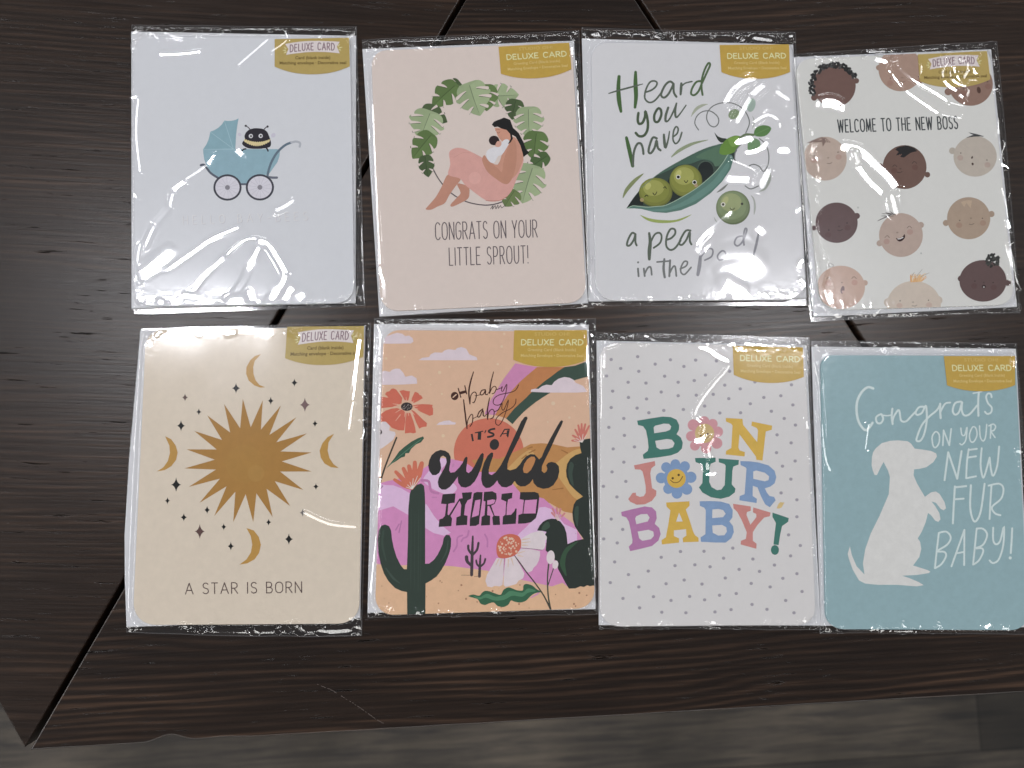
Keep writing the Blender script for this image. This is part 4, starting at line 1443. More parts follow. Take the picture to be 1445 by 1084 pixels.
# ------------------------------------------------------------------ card 4: baby faces
def draw_faces(s):
    r = random.Random(5)
    s.view(1110, 40, 2.522)
    heads = [
        (170, 205, 76, 76, (107, 80, 72), ((98, 247, 11), (248, 187, 10)), 'curly'),
        (405, 146, 78, 78, (160, 131, 116), ((328, 140, 10),), None),
        (655, 199, 79, 77, (136, 106, 93), ((575, 226, 13),), None),
        (137, 464, 77, 78, (178, 158, 145), ((212, 432, 8),), 'swirl'),
        (420, 494, 78, 78, (105, 79, 69), ((334, 490, 9), (501, 521, 10)), 'tuft'),
        (671, 456, 77, 72, (175, 165, 153), ((590, 436, 12),), 'comb'),
        (178, 692, 75, 72, (94, 74, 74), ((250, 668, 11), (97, 711, 9)), None),
        (407, 736, 78, 78, (172, 151, 139), ((478, 700, 11), (331, 765, 11)), 'spikes'),
        (648, 676, 77, 75, (160, 139, 121), ((729, 661, 11), (567, 693, 11)), None),
        (193, 922, 86, 77, (185, 156, 141), ((279, 906, 10),), 'curl'),
        (453, 985, 96, 86, (190, 176, 161), ((362, 976, 16), (540, 968, 15)), 'orange'),
        (699, 899, 84, 74, (92, 71, 69), ((620, 891, 11), (788, 906, 11)), 'bun')]
    for k, (x, y, rx, ry, c, ears, hair) in enumerate(heads):
        p = 'baby_face#%d' % k
        g_ = sum(c) / 3
        c = tuple(int(v * .86 + g_ * .14) for v in c)
        for ex, ey, er in ears:
            s.spot(ex, ey, er, tuple(int(v * .97) for v in c), p, n=14)
        s.spot(x, y, rx, c, p, ry=ry, n=40)
        dk = tuple(int(v * .62) for v in c)
        rosy = (int(c[0] * .96), int(c[1] * .91), int(c[2] * .91))
        feat = {3: ((98, 452), (183, 441), (148, 461), (152, 480)), 4: ((385, 490), (455, 478), (405, 500), (402, 512)), 5: ((620, 444), (713, 469), (660, 460), (662, 484)),
                6: ((150, 718), (215, 693), (187, 705), (190, 718)), 7: ((358, 742), (437, 708), (394, 727), (404, 746)), 8: ((616, 684), (697, 676), (656, 676), (658, 697)),
                9: ((150, 890), (240, 888), (197, 905), (200, 932)), 10: ((404, 970), (505, 968), (450, 975), (455, 987)), 11: ((670, 900), (735, 905), (702, 905), (702, 920)),
                0: None, 1: ((370, 178), (470, 172), (411, 176), (413, 190)), 2: ((630, 215), (715, 190), (672, 195), (684, 220))}[k]
        if feat:
            e1, e2, no, mo = feat
            for e, sg in ((e1, -1), (e2, 1)):
                s.spot(e[0] + 2 * sg, e[1] + 17, 11, rosy, p, ry=10)
                if k in (7, 9, 4):
                    s.stroke([(e[0] - 8, e[1] + 3), (e[0], e[1] - 4), (e[0] + 8, e[1] + 3)], 2, dk, p)
                else:
                    s.spot(e[0], e[1], 2.6, dk, p, n=8)
            s.spot(no[0], no[1], 4, tuple(int(v * .85) for v in c), p, ry=3, n=10)
            if k in (3, 4, 6, 8, 10, 1):
                s.stroke([(mo[0] - 8, mo[1]), (mo[0], mo[1] + 2), (mo[0] + 9, mo[1] - 2)], 2.4, tuple(int(v * .7) for v in c), p)
            elif k == 5:
                s.spot(660, 460, 3, (70, 55, 52), p, ry=5, rot=.4)
                s.spot(662, 483, 4, (70, 55, 52), p, ry=5, rot=-.3)
            elif k == 9:
                s.spot(199, 931, 7, (112, 92, 92), p, ry=14, rot=.2)
                s.spot(201, 938, 4, (180, 150, 142), p, ry=5)
            elif k == 2:
                s.spot(684, 220, 7, (76, 54, 46), p, ry=12, rot=-.2)
            elif k == 11:
                s.spot(702, 919, 7, (45, 30, 30), p, ry=6)
                s.spot(702, 921, 2.2, (215, 212, 210), p)
            elif k == 7:
                s.poly([(389, 747), (398, 748), (410, 744), (420, 733), (421, 745), (410, 757), (398, 758)], (44, 22, 22), p, True)
                s.stroke([(396, 750), (405, 749), (414, 744)], 3, (210, 205, 205), p)
        if hair == 'curly':
            for j in range(150):
                a = math.radians(155 + 182 * r.random())
                q = r.uniform(70, 90)
                s.spot(168 + q * math.cos(a), 205 + q * .93 * math.sin(a), r.uniform(3.5, 6), r.choice([(38, 38, 38), (48, 48, 48), (30, 30, 31), (70, 70, 70)]), p, n=8)
        elif hair == 'swirl':
            for j in range(16):
                x0 = 78 + 4 * j
                s.stroke([(x0 - 4, 408 - .35 * j), (x0 + 18, 398 + .5 * j), (130 + r.uniform(-4, 10), 390 + r.uniform(-4, 12)), (138 - j * .6, 405 + j)], 1.7, r.choice([(132, 112, 104), (116, 98, 92)]), p)
        elif hair == 'tuft':
            s.poly([(386, 432), (400, 422), (425, 417), (450, 424), (462, 436), (440, 444), (418, 460), (404, 458), (412, 446), (392, 452), (400, 440)], (30, 28, 29), p)
            for j in range(14):
                a0 = 388 + 5 * j
                s.stroke([(a0, 424), (a0 + 12, 434), (a0 + r.uniform(0, 10), 452 - j)], 1.8, (30, 28, 29), p)
        elif hair == 'comb':
            for j in range(9):
                s.stroke([(641 + 2.5 * j, 389 - 1.0 * j, 1.4), (668 + j, 384 - .3 * j, 3.4), (698, 384, 2)], 1, (56, 58, 60), p)
            for j in range(4):
                s.stroke([(649 + 4 * j, 371 + j, 1.2), (668 + 4 * j, 379, 2.8), (700, 385, 2)], 1, (62, 64, 66), p)
        elif hair == 'spikes':
            for a, b in (((324, 686), (368, 664)), ((340, 660), (385, 662)), ((338, 668), (380, 668)), ((352, 656), (388, 664)), ((345, 675), (375, 662)), ((368, 652), (384, 664)), ((332, 681), (364, 668))):
                s.stroke([a + (1.6,), ((a[0] + b[0]) / 2, (a[1] + b[1]) / 2, 3.2), b + (2,)], 1, (92, 88, 86), p, smooth=False)
        elif hair == 'curl':
            s.stroke([(146, 842), (155, 838), (166, 842), (164, 849), (152, 848), (150, 841)], 1.6, (132, 130, 128), p)
        elif hair == 'orange':
            for j in range(26):
                x0 = 435 + 2.0 * j
                s.stroke([(442 + j * 1.5, 903 - .1 * j, 3), (x0 + r.uniform(2, 12), 888 + r.uniform(-12, 8), 2.4), (x0 + 6 + r.uniform(0, 9), 878 + r.uniform(-8, 12), 1.3)], 1, r.choice([(206, 160, 112), (196, 145, 96), (214, 174, 130)]), p)
            for a, b in (((465, 880), (483, 858)), ((478, 884), (508, 870)), ((446, 880), (455, 868))):
                s.stroke([a + (2,), b + (1.2,)], 1, (150, 146, 138), p, smooth=False)
        elif hair == 'bun':
            for j in range(90):
                a, q = r.uniform(0, 6.28), 25 * math.sqrt(r.random())
                s.spot(733 + q * 1.05 * math.cos(a), 827 + q * math.sin(a), r.uniform(3, 5), r.choice([(46, 47, 45), (58, 60, 57), (38, 39, 38)]), p, n=8)
        elif k == 8:
            s.poly([(620, 618), (640, 612), (660, 613), (655, 640), (640, 622), (632, 636)], (172, 152, 132), p)
    s.view(0, 0, 1)
    pen_text(s, 'WELCOME TO THE NEW BOSS', (1183.2, 186.8), (1351.6, 181.6), 17.4, 1.75, (60, 64, 66), 'lettering', .42, .16, lean=(-.07, -1))


CARDS.append(dict(
    label='white card printed with twelve round baby faces', quad=[(1121.5, 83.6), (1396.3, 70.9), (1432, 430.2), (1158.4, 438.1)], radius=(24, 16, 26, 28),
    paper=((200, 200, 197), .015, 'specks'), env=[(1119.5, 81.5), (1397.5, 70.5), (1434, 433.4), (1147, 447.6)],
    sleeve=[(1116.4, 76.6), (1407, 57.7), (1440, 441.5), (1143.6, 454)], bulge=(0, 1, 0, 0), draw=draw_faces,
    sticker=make_sticker([(1295.3, 76.9), (1392.8, 72), (1397.6, 112), (1298, 114.6)], 10, 'banner'), wild=1.35,
    streaks=ST(1265, 50, 7.744, ([(-40, 190), (0, 290), (50, 380), (200, 500), (400, 620), (560, 720), (720, 770)], 22), ([(0, 500), (120, 620), (300, 750), (480, 860), (700, 905)], 24),
               ([(515, 240), (555, 310), (500, 380), (510, 480), (580, 560), (690, 630)], 32), ([(620, 350), (580, 400), (620, 490), (700, 540), (780, 570), (780, 640), (740, 690), (690, 650)], 34),
               ([(620, 350), (660, 450), (720, 490)], 30), ([(640, 220), (760, 290), (780, 380), (740, 450)], 40), ([(830, 360), (890, 480), (800, 490)], 26), ([(270, 340), (268, 410)], 30),
               ([(330, 120), (450, 105), (560, 90)], 40), ([(600, 90), (700, 150), (900, 200)], 24), ([(1080, 210), (1100, 320)], 24), ([(1115, 920), (1110, 1070)], 26)) +
    ST(1115, 60, 7.744, ([(1150, 210), (1090, 240), (1100, 330), (1180, 440), (1239, 500)], 26), ([(960, 190), (1040, 210)], 45), ([(350, 660), (450, 650), (540, 690)], 80), ([(240, 90), (350, 165)], 16), ([(380, 150), (480, 100)], 24), ([(500, 150), (630, 145)], 30), ([(890, 70), (1060, 60)], 34), ([(1120, 70), (1230, 100)], 30), ([(45, 120), (90, 165)], 14), ([(95, 930), (110, 1080)], 22), ([(235, 980), (240, 1010)], 30)) +
    ST(1120, 180, 9.032, ([(650, 240), (800, 270), (920, 350), (1050, 480), (1200, 620), (1320, 800), (1340, 960)], 74), ([(770, 330), (820, 480), (940, 660), (1100, 820), (1260, 960)], 52), ([(1250, 900), (1290, 1060)], 84),
       ([(240, 260), (230, 320)], 64), ([(195, 420), (310, 385)], 46), ([(250, 500), (255, 550)], 60), ([(220, 670), (310, 675)], 44), ([(230, 740), (350, 840)], 34), ([(230, 830), (250, 980), (300, 1060)], 46),
       ([(70, 0), (80, 200), (100, 450), (110, 700), (150, 1084)], 16)) +
    ST(1130, 280, 6.376, ([(110, 0), (130, 90), (120, 240), (160, 420), (215, 600), (190, 720), (170, 800), (190, 940), (235, 995)], 28), ([(30, 40), (60, 500), (110, 1000)], 10)) +
    ST(1310, 260, 5.704, ([(655, 520), (690, 640), (705, 760), (745, 850)], 18), ([(590, 40), (620, 150), (645, 330)], 12), ([(640, 300), (655, 350)], 20), ([(650, 490), (685, 470)], 14)),
))


# ------------------------------------------------------------------ card 5: sun, moons and stars
def draw_star(s):
    s.view(170, 440, 2.306)
    tips = [(398, 283), (463, 288), (522, 305), (573, 343), (607, 396), (622, 458), (622, 520), (595, 580), (552, 632), (495, 668), (432, 685), (367, 685), (305, 665), (257, 622), (222, 570), (208, 510), (215, 448), (240, 388), (282, 337), (337, 300)]
    c = np.array([416, 485.0])
    ring = []
    for k in range(20):
        a, b = np.array(tips[k], float), np.array(tips[(k + 1) % 20], float)
        ring.append(tuple(a))
        d = (a - c) / np.linalg.norm(a - c) + (b - c) / np.linalg.norm(b - c)
        d /= np.linalg.norm(d)
        ring.append(tuple(c + d * 109))
    s.poly(ring, (156, 116, 60), 'sun_print')
    s.spot(404, 495, 62, (157, 118, 61), 'sun_print', n=30)
    s.spot(441, 526, 27, (160, 122, 65), 'sun_print', n=24)
    mo = (172, 133, 70)
    for l in ([(457, 138), (438, 144), (422, 158), (410, 180), (409, 202), (417, 224), (436, 240), (455, 247), (471, 246), (452, 238), (440, 224), (433, 203), (432, 180), (437, 160)],
              [(145, 405), (165, 415), (180, 436), (186, 458), (181, 482), (166, 502), (145, 515), (118, 520), (140, 506), (154, 486), (161, 460), (159, 435)],
              [(695, 397), (674, 408), (657, 428), (648, 452), (652, 475), (664, 494), (685, 506), (711, 509), (693, 496), (680, 476), (674, 452), (677, 425)],
              [(410, 704), (434, 712), (450, 733), (457, 758), (451, 785), (436, 806), (412, 819), (387, 823), (410, 806), (424, 784), (429, 758), (424, 730)]):
        s.poly(l, mo, 'moon_print#%d' % l[0][0])
    for x, y, h, w, *c_ in ((376, 249, 18, 14), (566, 231, 14, 11), (210, 279, 14, 10, (90, 70, 65)), (489, 290, 14, 10), (255, 326, 12, 9), (600, 303, 25, 17, (112, 90, 90)), (633, 364, 12, 9), (197, 371, 19, 14), (181, 563, 25, 17), (153, 615, 12, 9), (206, 669, 14, 11), (282, 645, 14, 10), (258, 715, 26, 17, (86, 64, 61)), (336, 700, 12, 9), (359, 763, 15, 11), (482, 685, 12, 9), (548, 740, 20, 14), (593, 654, 14, 10, (112, 107, 104)), (636, 569, 12, 9)):
        col = c_[0] if c_ else (22, 15, 15)
        q = []
        for k in range(4):
            a = math.pi / 2 * k
            for j in range(6):
                t = j / 6
                # concave side between two points
                u, v = math.cos(t * math.pi / 2) ** 3.3, math.sin(t * math.pi / 2) ** 3.3
                px_, py_ = (u, v) if k % 2 == 0 else (-v, u) if k == 1 else (v, -u)
                px_ = u * math.cos(a) - v * math.sin(a)
                py_ = u * math.sin(a) + v * math.cos(a)
                q.append((x + w * px_, y + h * py_))
        s.poly(q, col, 'star_print#%d_%d' % (x, y))
    s.view(240, 800, 6.881)
    pen_text(s, 'A STAR IS BORN', (150, 264), (1278, 249), 104, 9.5, (82, 66, 64), 'lettering', .86, .3)


CARDS.append(dict(
    label='cream card with a gold sun, moons and small stars', quad=[(206, 465.2), (514.3, 461.7), (506.5, 880.2), (186.9, 882.3)], radius=(26, 16, 30, 34),
    paper=((202, 190, 174), .035), env=[(198.8, 467.2), (515.6, 460.4), (513, 600), (508.5, 872), (179.4, 884.7), (176.9, 820), (176.5, 755), (183, 650), (191, 560)],
    sleeve=[(200, 462.6), (523.8, 455.8), (510.6, 897.6), (178.6, 891.6)], bulge=(9, 0, 0, 3), draw=draw_star,
    sticker=make_sticker([(405.2, 461.2), (513.6, 460.2), (512.6, 503.6), (402.3, 505.6)], 10.5, 'banner'), wild=.5,
    streaks=ST(390, 430, 7.741, ([(922, 320), (890, 480), (872, 650), (852, 900), (830, 1084)], 28), ([(1015, 370), (1005, 600), (990, 800)], 9), ([(960, 960), (985, 1010)], 16)) +
    ST(170, 440, 2.306, ([(755, 300), (745, 380)], 8), ([(600, 655), (680, 690), (762, 700)], 9)) +
    ST(400, 780, 7.744, ([(135, 790), (155, 820)], 40), ([(165, 860), (190, 870)], 40), ([(385, 870), (490, 880)], 36), ([(540, 880), (690, 870)], 40), ([(420, 800), (450, 790)], 28), ([(740, 735), (850, 725)], 20)) +
    ST(160, 800, 8.5, ([(805, 722), (845, 718)], 36), ([(180, 745), (195, 775)], 26)),
))


# ------------------------------------------------------------------ card 6: wild world
def draw_wild(s):
    L = 'landscape_print'
    s.view(510, 440, 2.409)
    s.spot(433, 478, 119, (190, 108, 88), L, ry=116, n=50)
    s.view(690, 460, 7.227)
    s.poly([(270, 380), (360, 400), (490, 420), (440, 462), (380, 512), (310, 575), (250, 640), (190, 708), (140, 780), (95, 850), (60, 910), (20, 905), (-45, 900), (-20, 840), (0, 785), (60, 690), (150, 540), (210, 460)], (190, 128, 166), L)
    s.poly([(490, 420), (770, 420), (700, 465), (640, 512), (560, 570), (500, 622), (430, 680), (380, 732), (310, 795), (260, 842), (215, 895), (180, 945), (120, 925), (60, 910), (95, 850), (140, 780), (190, 708), (250, 640), (310, 575), (380, 512), (440, 462)], (178, 120, 78), L)
    s.poly([(770, 420), (880, 405), (1040, 345), (1040, 510), (960, 530), (880, 552), (740, 612), (640, 672), (560, 722), (480, 775), (420, 822), (360, 872), (320, 912), (280, 955), (240, 1002), (175, 945), (215, 895), (260, 842), (310, 795), (380, 732), (430, 680), (500, 622), (560, 570), (640, 512), (700, 465)], (56, 74, 64), L)
    cl = (205, 191, 198)
    s.poly([(425, 672), (432, 650), (470, 640), (505, 642), (540, 615), (585, 600), (640, 605), (665, 570), (710, 538), (770, 521), (825, 530), (862, 550), (885, 580), (960, 612), (1005, 672), (900, 680), (600, 680)], cl, L)
    s.view(525, 460, 6.775)
    s.poly([(80, 170), (100, 110), (150, 95), (190, 80), (240, 66), (290, 75), (318, 98), (355, 93), (388, 118), (396, 150), (370, 168), (200, 170)], cl, L)
    s.poly([(445, 328), (480, 305), (545, 298), (560, 272), (600, 253), (670, 256), (690, 236), (730, 223), (795, 230), (812, 212), (855, 202), (900, 218), (930, 272), (1000, 300), (1008, 328)], cl, L)
    s.poly([(60, 565), (80, 440), (120, 428), (170, 440), (190, 420), (225, 408), (265, 410), (298, 448), (318, 486), (380, 474), (425, 500), (432, 552), (300, 560)], cl, L)
    s.poly([(615, 948), (640, 925), (690, 908), (740, 903), (760, 915), (802, 925), (795, 942)], cl, L)
    r = random.Random(3)
    for x, y, q in ((310, 295, 10), (645, 445, 16), (740, 390, 9), (668, 650, 10), (135, 310, 12), (680, 1050, 16), (640, 1200, 18), (560, 560, 7)):
        s.spot(x, y, q, (216, 184, 156), L)
    s.view(690, 460, 7.227)
    for x, y, q in ((130, 210, 14), (155, 80, 12), (90, 390, 12), (655, 790, 20), (820, 935, 12), (600, 980, 8), (875, 820, 10)):
        s.spot(x, y, q, (215, 184, 160), L)
    # hills
    s.view(510, 440, 2.409)
    s.poly([(375, 505), (420, 498), (470, 500), (500, 486), (540, 468), (575, 450), (610, 447), (650, 450), (700, 461), (740, 458), (800, 450), (800, 700), (690, 680), (640, 650), (560, 640), (450, 560), (400, 540)], (176, 127, 78), L)
    s.poly([(500, 530), (540, 490), (575, 470), (590, 500), (560, 540), (520, 600), (470, 560)], (190, 150, 96), L, True)
    s.poly([(655, 530), (680, 500), (715, 475), (745, 465), (800, 462), (800, 640), (735, 640), (690, 590)], (190, 152, 96), L, True)
    for l in (((545, 500), (560, 488)), ((570, 480), (590, 470)), ((650, 605), (685, 600)), ((565, 465), (580, 460)), ((680, 470), (700, 480))):
        s.stroke([l[0] + (3,), l[1] + (5,)], 1, (150, 104, 60), L, smooth=False)
    s.poly([(40, 590), (90, 575), (170, 560), (230, 520), (300, 500), (350, 510), (400, 545), (480, 545), (540, 615), (620, 635), (680, 690), (720, 720), (760, 790), (800, 900), (700, 945), (400, 880), (40, 870)], (197, 132, 177), L)
    lp = (210, 175, 206)
    s.poly([(300, 505), (255, 500), (230, 540), (210, 570), (225, 590), (258, 610), (300, 622), (325, 600), (300, 570), (270, 540)], lp, L, True)
    s.view(525, 620, 4.336)
    s.poly([(20, 265), (80, 280), (130, 282), (180, 300), (230, 330), (290, 370), (335, 400), (380, 470), (430, 530), (482, 572), (440, 590), (380, 575), (330, 545), (270, 490), (220, 462), (130, 410), (30, 440)], lp, L)
    s.poly([(0, 760), (40, 760), (30, 780)], lp, L)
    s.view(600, 580, 6.02)
    s.poly([(800, 1040), (860, 985), (925, 915), (970, 820), (1020, 815), (1085, 840), (1110, 870), (1180, 960), (1290, 1010), (1290, 1150), (1000, 1120), (760, 1090)], lp, L)
    s.stroke([(-30, 590), (30, 600), (50, 680), (110, 700)], 22, (178, 116, 160), L)
    s.stroke([(240, 455), (235, 470)], 18, (184, 126, 166), L)
    s.stroke([(60, 735), (95, 735)], 12, (184, 122, 166), L)
    s.view(640, 730, 7.225)
    for l in ([(0, 350), (35, 290), (40, 210), (90, 185)], [(80, 245), (100, 215), (140, 195), (155, 140)], [(320, 175), (345, 230), (345, 300)]):
        s.stroke(l, 18, (178, 116, 162), L)
    s.view(525, 620, 4.336)
    s.stroke([(145, 555), (165, 520)], 9, (172, 112, 156), L)
    s.stroke([(165, 570), (180, 500)], 8, (172, 112, 156), L)
    # sand
    s.view(640, 730, 7.225)
    s.poly([(-860, 470), (-600, 492), (-300, 480), (0, 500), (150, 520), (350, 545), (420, 600), (640, 680), (780, 740), (790, 820), (900, 752), (1000, 706), (1110, 668), (1180, 720), (1460, 690), (1460, 1060), (-900, 1060)], (208, 170, 138), L)
    s.poly([(780, 822), (900, 745), (860, 790), (800, 822)], (196, 132, 175), L)
    for k in range(30):
        x, y = r.uniform(-800, 1400), r.uniform(640, 950)
        s.spot(x, y, r.uniform(3, 9), (164, 122, 98), L, n=8)
    for x, y in ((80, 692), (128, 832), (398, 752), (1228, 884), (1283, 772), (668, 884)):
        s.spot(x, y, 11, (160, 118, 94), L, n=9)
    # big cactus
    c = 'cactus_print'
    s.view(525, 620, 4.336)
    gk = (47, 59, 52)
    s.poly([(230, 340), (238, 312), (255, 292), (275, 278), (300, 270), (318, 285), (323, 330), (325, 400), (325, 762), (350, 760), (378, 738), (402, 705), (420, 668), (432, 640), (438, 605), (452, 585), (475, 587), (484, 610), (482, 660), (470, 705), (450, 755), (425, 800), (395, 840), (360, 865), (328, 882), (326, 1080), (215, 1080), (214, 935), (180, 928), (140, 910), (100, 868), (72, 820), (52, 760), (38, 690), (34, 620), (40, 560), (55, 530), (80, 521), (105, 532), (117, 560), (122, 610), (132, 660), (150, 720), (175, 770), (195, 795), (213, 795), (220, 600), (222, 430)], gk, c)
    for x0, w in ((240, 3), (262, 2), (285, 3), (300, 2)):
        s.stroke([(x0, 420 + x0 % 40), (x0 - 2, 700), (x0 - 3, 940)], w, (58, 72, 63), c, taper=(.2, .2))
    s.stroke([(70, 560, 10), (62, 640, 14), (85, 740, 8)], 1, (55, 70, 61), c)
    s.stroke([(85, 790, 8), (130, 850, 14), (170, 880, 4)], 1, (60, 74, 66), c)
    s.stroke([(465, 620, 6), (455, 690, 10), (420, 750, 4)], 1, (58, 73, 64), c)
    fl = (192, 108, 86)
    for x, y, w in ((138, 248, 24), (146, 200, 26), (192, 180, 28), (226, 165, 30), (262, 142, 30), (304, 148, 34)):
        s.stroke([(245, 306, 8), ((245 + x) / 2 + 6, (306 + y) / 2 + 6, w * 1.1), (x, y, w * .8)], 1, fl, c)
    for a in ((208, 292), (216, 278), (232, 262), (252, 240), (278, 225), (298, 235)):
        s.stroke([(246, 304, 5), a + (3,)], 1, (228, 204, 196), c, smooth=False)
    # small cactus
    s.view(640, 730, 7.225)
    sc = (66, 57, 62)
    s.stroke([(196, 195, 18), (190, 380, 30), (184, 588, 32)], 1, sc, c)
    s.stroke([(150, 290), (155, 335), (188, 380)], 24, sc, c)
    s.stroke([(254, 262), (240, 330), (200, 378)], 24, sc, c)
    s.stroke([(132, 405, 36), (140, 450, 34), (180, 492, 24)], 1, sc, c)
    s.stroke([(275, 388, 16), (268, 500, 26), (264, 602, 30)], 1, sc, c)
    s.stroke([(231, 440), (240, 480), (266, 506)], 20, sc, c)
    s.stroke([(324, 426), (310, 470), (275, 502)], 20, sc, c)
    s.stroke([(80, 590), (190, 592)], 4, (110, 80, 70), c)
    s.stroke([(212, 604), (270, 604)], 4, (110, 80, 70), c)
    # right cactus
    s.view(740, 590, 4.171)
    dk = (41, 48, 44)
    s.poly([(325, 142), (340, 128), (380, 121), (420, 118), (420, 1000), (408, 985), (385, 990), (370, 984), (350, 995), (330, 990), (300, 1003), (262, 1004), (240, 968), (215, 920), (198, 890), (192, 850), (150, 800), (125, 780), (132, 700), (120, 690), (130, 670), (110, 665), (75, 662), (90, 632), (110, 610), (135, 597), (162, 592), (190, 595), (212, 610), (235, 640), (248, 680), (254, 742), (300, 722), (348, 712), (318, 670), (298, 640), (286, 600), (282, 556), (290, 510), (305, 485), (345, 462), (300, 425), (265, 388), (248, 345), (245, 308), (252, 270), (270, 240), (300, 218), (336, 206), (328, 175)], dk, c)
    s.poly([(318, 725), (272, 745), (238, 772), (215, 820), (210, 860), (225, 900), (248, 930), (240, 860), (250, 800), (280, 762)], (52, 78, 58), c, True)
    s.poly([(115, 625), (140, 610), (150, 640), (120, 660), (100, 655)], (58, 76, 64), c, True)
    s.poly([(270, 260), (258, 310), (268, 370), (290, 400), (282, 330), (290, 275)], (56, 70, 62), c, True)
    s.poly([(298, 530), (295, 580), (312, 640), (318, 580), (318, 520)], (55, 70, 61), c, True)
    for k in range(40):
        s.spot(r.uniform(300, 395), r.uniform(230, 960), 1.6, (66, 76, 70), c, n=6)
    for x, y in ((278, 128), (282, 98), (296, 64), (314, 38), (334, 30), (355, 32), (378, 42)):
        s.stroke([(340, 140, 5), ((340 + x) / 2, (140 + y) / 2, 14), (x + 3, y + 5, 11)], 1, (190, 112, 100), c)
    for x, y in ((292, 132), (305, 118), (322, 105), (345, 95), (365, 100)):
        s.stroke([(340, 142, 4), (x, y, 3)], 1, (226, 200, 194), c, smooth=False)
    for x, y in ((162, 558), (166, 535), (190, 530), (212, 535), (236, 562)):
        s.stroke([(198, 604, 4), (x, y, 12)], 1, (190, 124, 128), c, smooth=False)
        s.stroke([(198, 604, 3), ((198 + x) / 2, (604 + y) / 2, 2.4)], 1, (232, 206, 204), c, smooth=False)
    # flowers
    f = 'small_flower_print'
    s.view(525, 460, 6.775)
    wf = (206, 196, 200)
    s.poly([(40, 945), (75, 945), (95, 915), (130, 902), (150, 935), (170, 950), (165, 1000), (220, 1015), (225, 1040), (200, 1090), (150, 1130), (110, 1160), (60, 1190), (40, 1190)], wf, f)
    s.spot(70, 1015, 26, (58, 48, 52), f)
    s.spot(78, 1012, 7, (200, 190, 195), f)
    f = 'orange_flower_print'
    s.view(525, 620, 4.336)
    s.stroke([(150, -10), (80, 168), (36, 308)], 10, (58, 54, 46), f)
    s.stroke([(45, 310), (66, 285)], 5, (120, 70, 110), f)
    s.poly([(82, 182), (112, 148), (140, 112), (165, 75), (200, 45), (240, 15), (280, -6), (312, -18), (318, -6), (300, 18), (268, 32), (240, 58), (225, 85), (205, 85), (200, 106), (178, 112), (150, 132), (116, 152)], (52, 82, 66), f)
    s.stroke([(95, 170), (160, 112), (225, 58), (300, 0)], 4, (84, 120, 98), f)
    s.view(525, 460, 6.775)
    oc = (191, 102, 84)
    for l in ([(290, 690), (262, 650), (232, 610), (205, 597), (185, 602), (165, 625), (140, 630), (124, 652), (170, 700), (235, 725), (280, 745)], [(312, 710), (290, 670), (262, 622), (300, 613), (330, 622), (362, 625), (358, 670), (345, 715)], [(372, 712), (390, 670), (410, 630), (440, 640), (455, 660), (470, 665), (485, 692), (440, 718), (400, 738)], [(385, 762), (430, 752), (480, 748), (540, 750), (580, 755), (575, 775), (584, 790), (582, 850), (550, 860), (460, 820)], [(375, 800), (410, 820), (450, 860), (490, 900), (525, 930), (520, 962), (480, 968), (450, 982), (420, 920), (400, 865)], [(330, 832), (318, 920), (314, 1028), (370, 1022), (395, 1028), (420, 1020), (412, 970), (395, 910), (366, 832)], [(300, 808), (322, 832), (316, 920), (306, 1000), (250, 998), (190, 975), (165, 950), (130, 915), (70, 915), (60, 880), (75, 850), (130, 810), (190, 790), (240, 785)], [(275, 745), (225, 712), (165, 688), (60, 672), (60, 790), (130, 782), (200, 775)]):
        s.poly(l, oc, f)
    for l in ([(225, 908), (270, 850)], [(200, 745), (250, 752)], [(205, 770), (255, 768)], [(225, 830), (270, 800)], [(300, 690), (312, 725)], [(325, 680), (330, 720)], [(380, 700), (362, 735)], [(400, 715), (375, 745)], [(440, 765), (395, 772)], [(440, 795), (395, 785)], [(310, 870), (318, 825)], [(350, 860), (345, 825)], [(405, 850), (375, 812)]):
        s.stroke([l[0] + (4,), l[1] + (9,)], 1, (222, 160, 140), f, smooth=False)
    s.spot(332, 772, 56, (48, 41, 41), f, ry=41)
    for k in range(34):
        a, q = r.uniform(0, 6.28), math.sqrt(r.random())
        s.spot(332 + 46 * q * math.cos(a), 774 + 32 * q * math.sin(a), r.uniform(2, 4.5), (150, 140, 136), f, n=6)
    s.view(640, 730, 7.225)
    f = 'white_flower_print'
    pw = (208, 196, 200)
    st_ = (66, 70, 58)
    s.stroke([(970, 480, 16), (958, 620, 14), (965, 800, 15), (990, 940, 18)], 1, st_, f)
    s.stroke([(1018, 525), (990, 610), (965, 690)], 10, st_, f)
    s.spot(990, 408, 42, pw, f, ry=70, rot=.08)
    s.spot(1038, 484, 30, pw, f, ry=44, rot=.2)
    s.poly([(690, 220), (780, 165), (850, 145), (890, 138), (922, 152), (935, 180), (952, 200), (950, 228), (930, 240), (938, 280), (925, 320), (900, 335), (800, 325), (690, 310)], pw, f)
    s.poly([(690, 318), (800, 328), (880, 345), (882, 390), (870, 440), (845, 490), (820, 510), (800, 548), (765, 562), (735, 550), (680, 470), (628, 390)], (204, 190, 196), f)
    s.poly([(620, 395), (680, 490), (722, 575), (710, 620), (660, 650), (640, 680), (590, 695), (530, 710), (510, 690), (515, 560), (530, 420)], pw, f)
    s.poly([(520, 425), (512, 560), (498, 690), (470, 705), (420, 700), (390, 715), (345, 705), (325, 650), (340, 590), (390, 500), (440, 415)], (205, 192, 197), f)
    for l in ([(700, 230), (780, 215)], [(700, 260), (785, 250)], [(700, 285), (760, 285)], [(650, 370), (730, 345)], [(660, 390), (710, 400)], [(560, 430), (555, 510)], [(590, 420), (610, 490)], [(460, 430), (430, 490)], [(490, 430), (470, 500)]):
        s.stroke([l[0] + (14,), l[1] + (5,)], 1, (202, 178, 160), f, smooth=False)
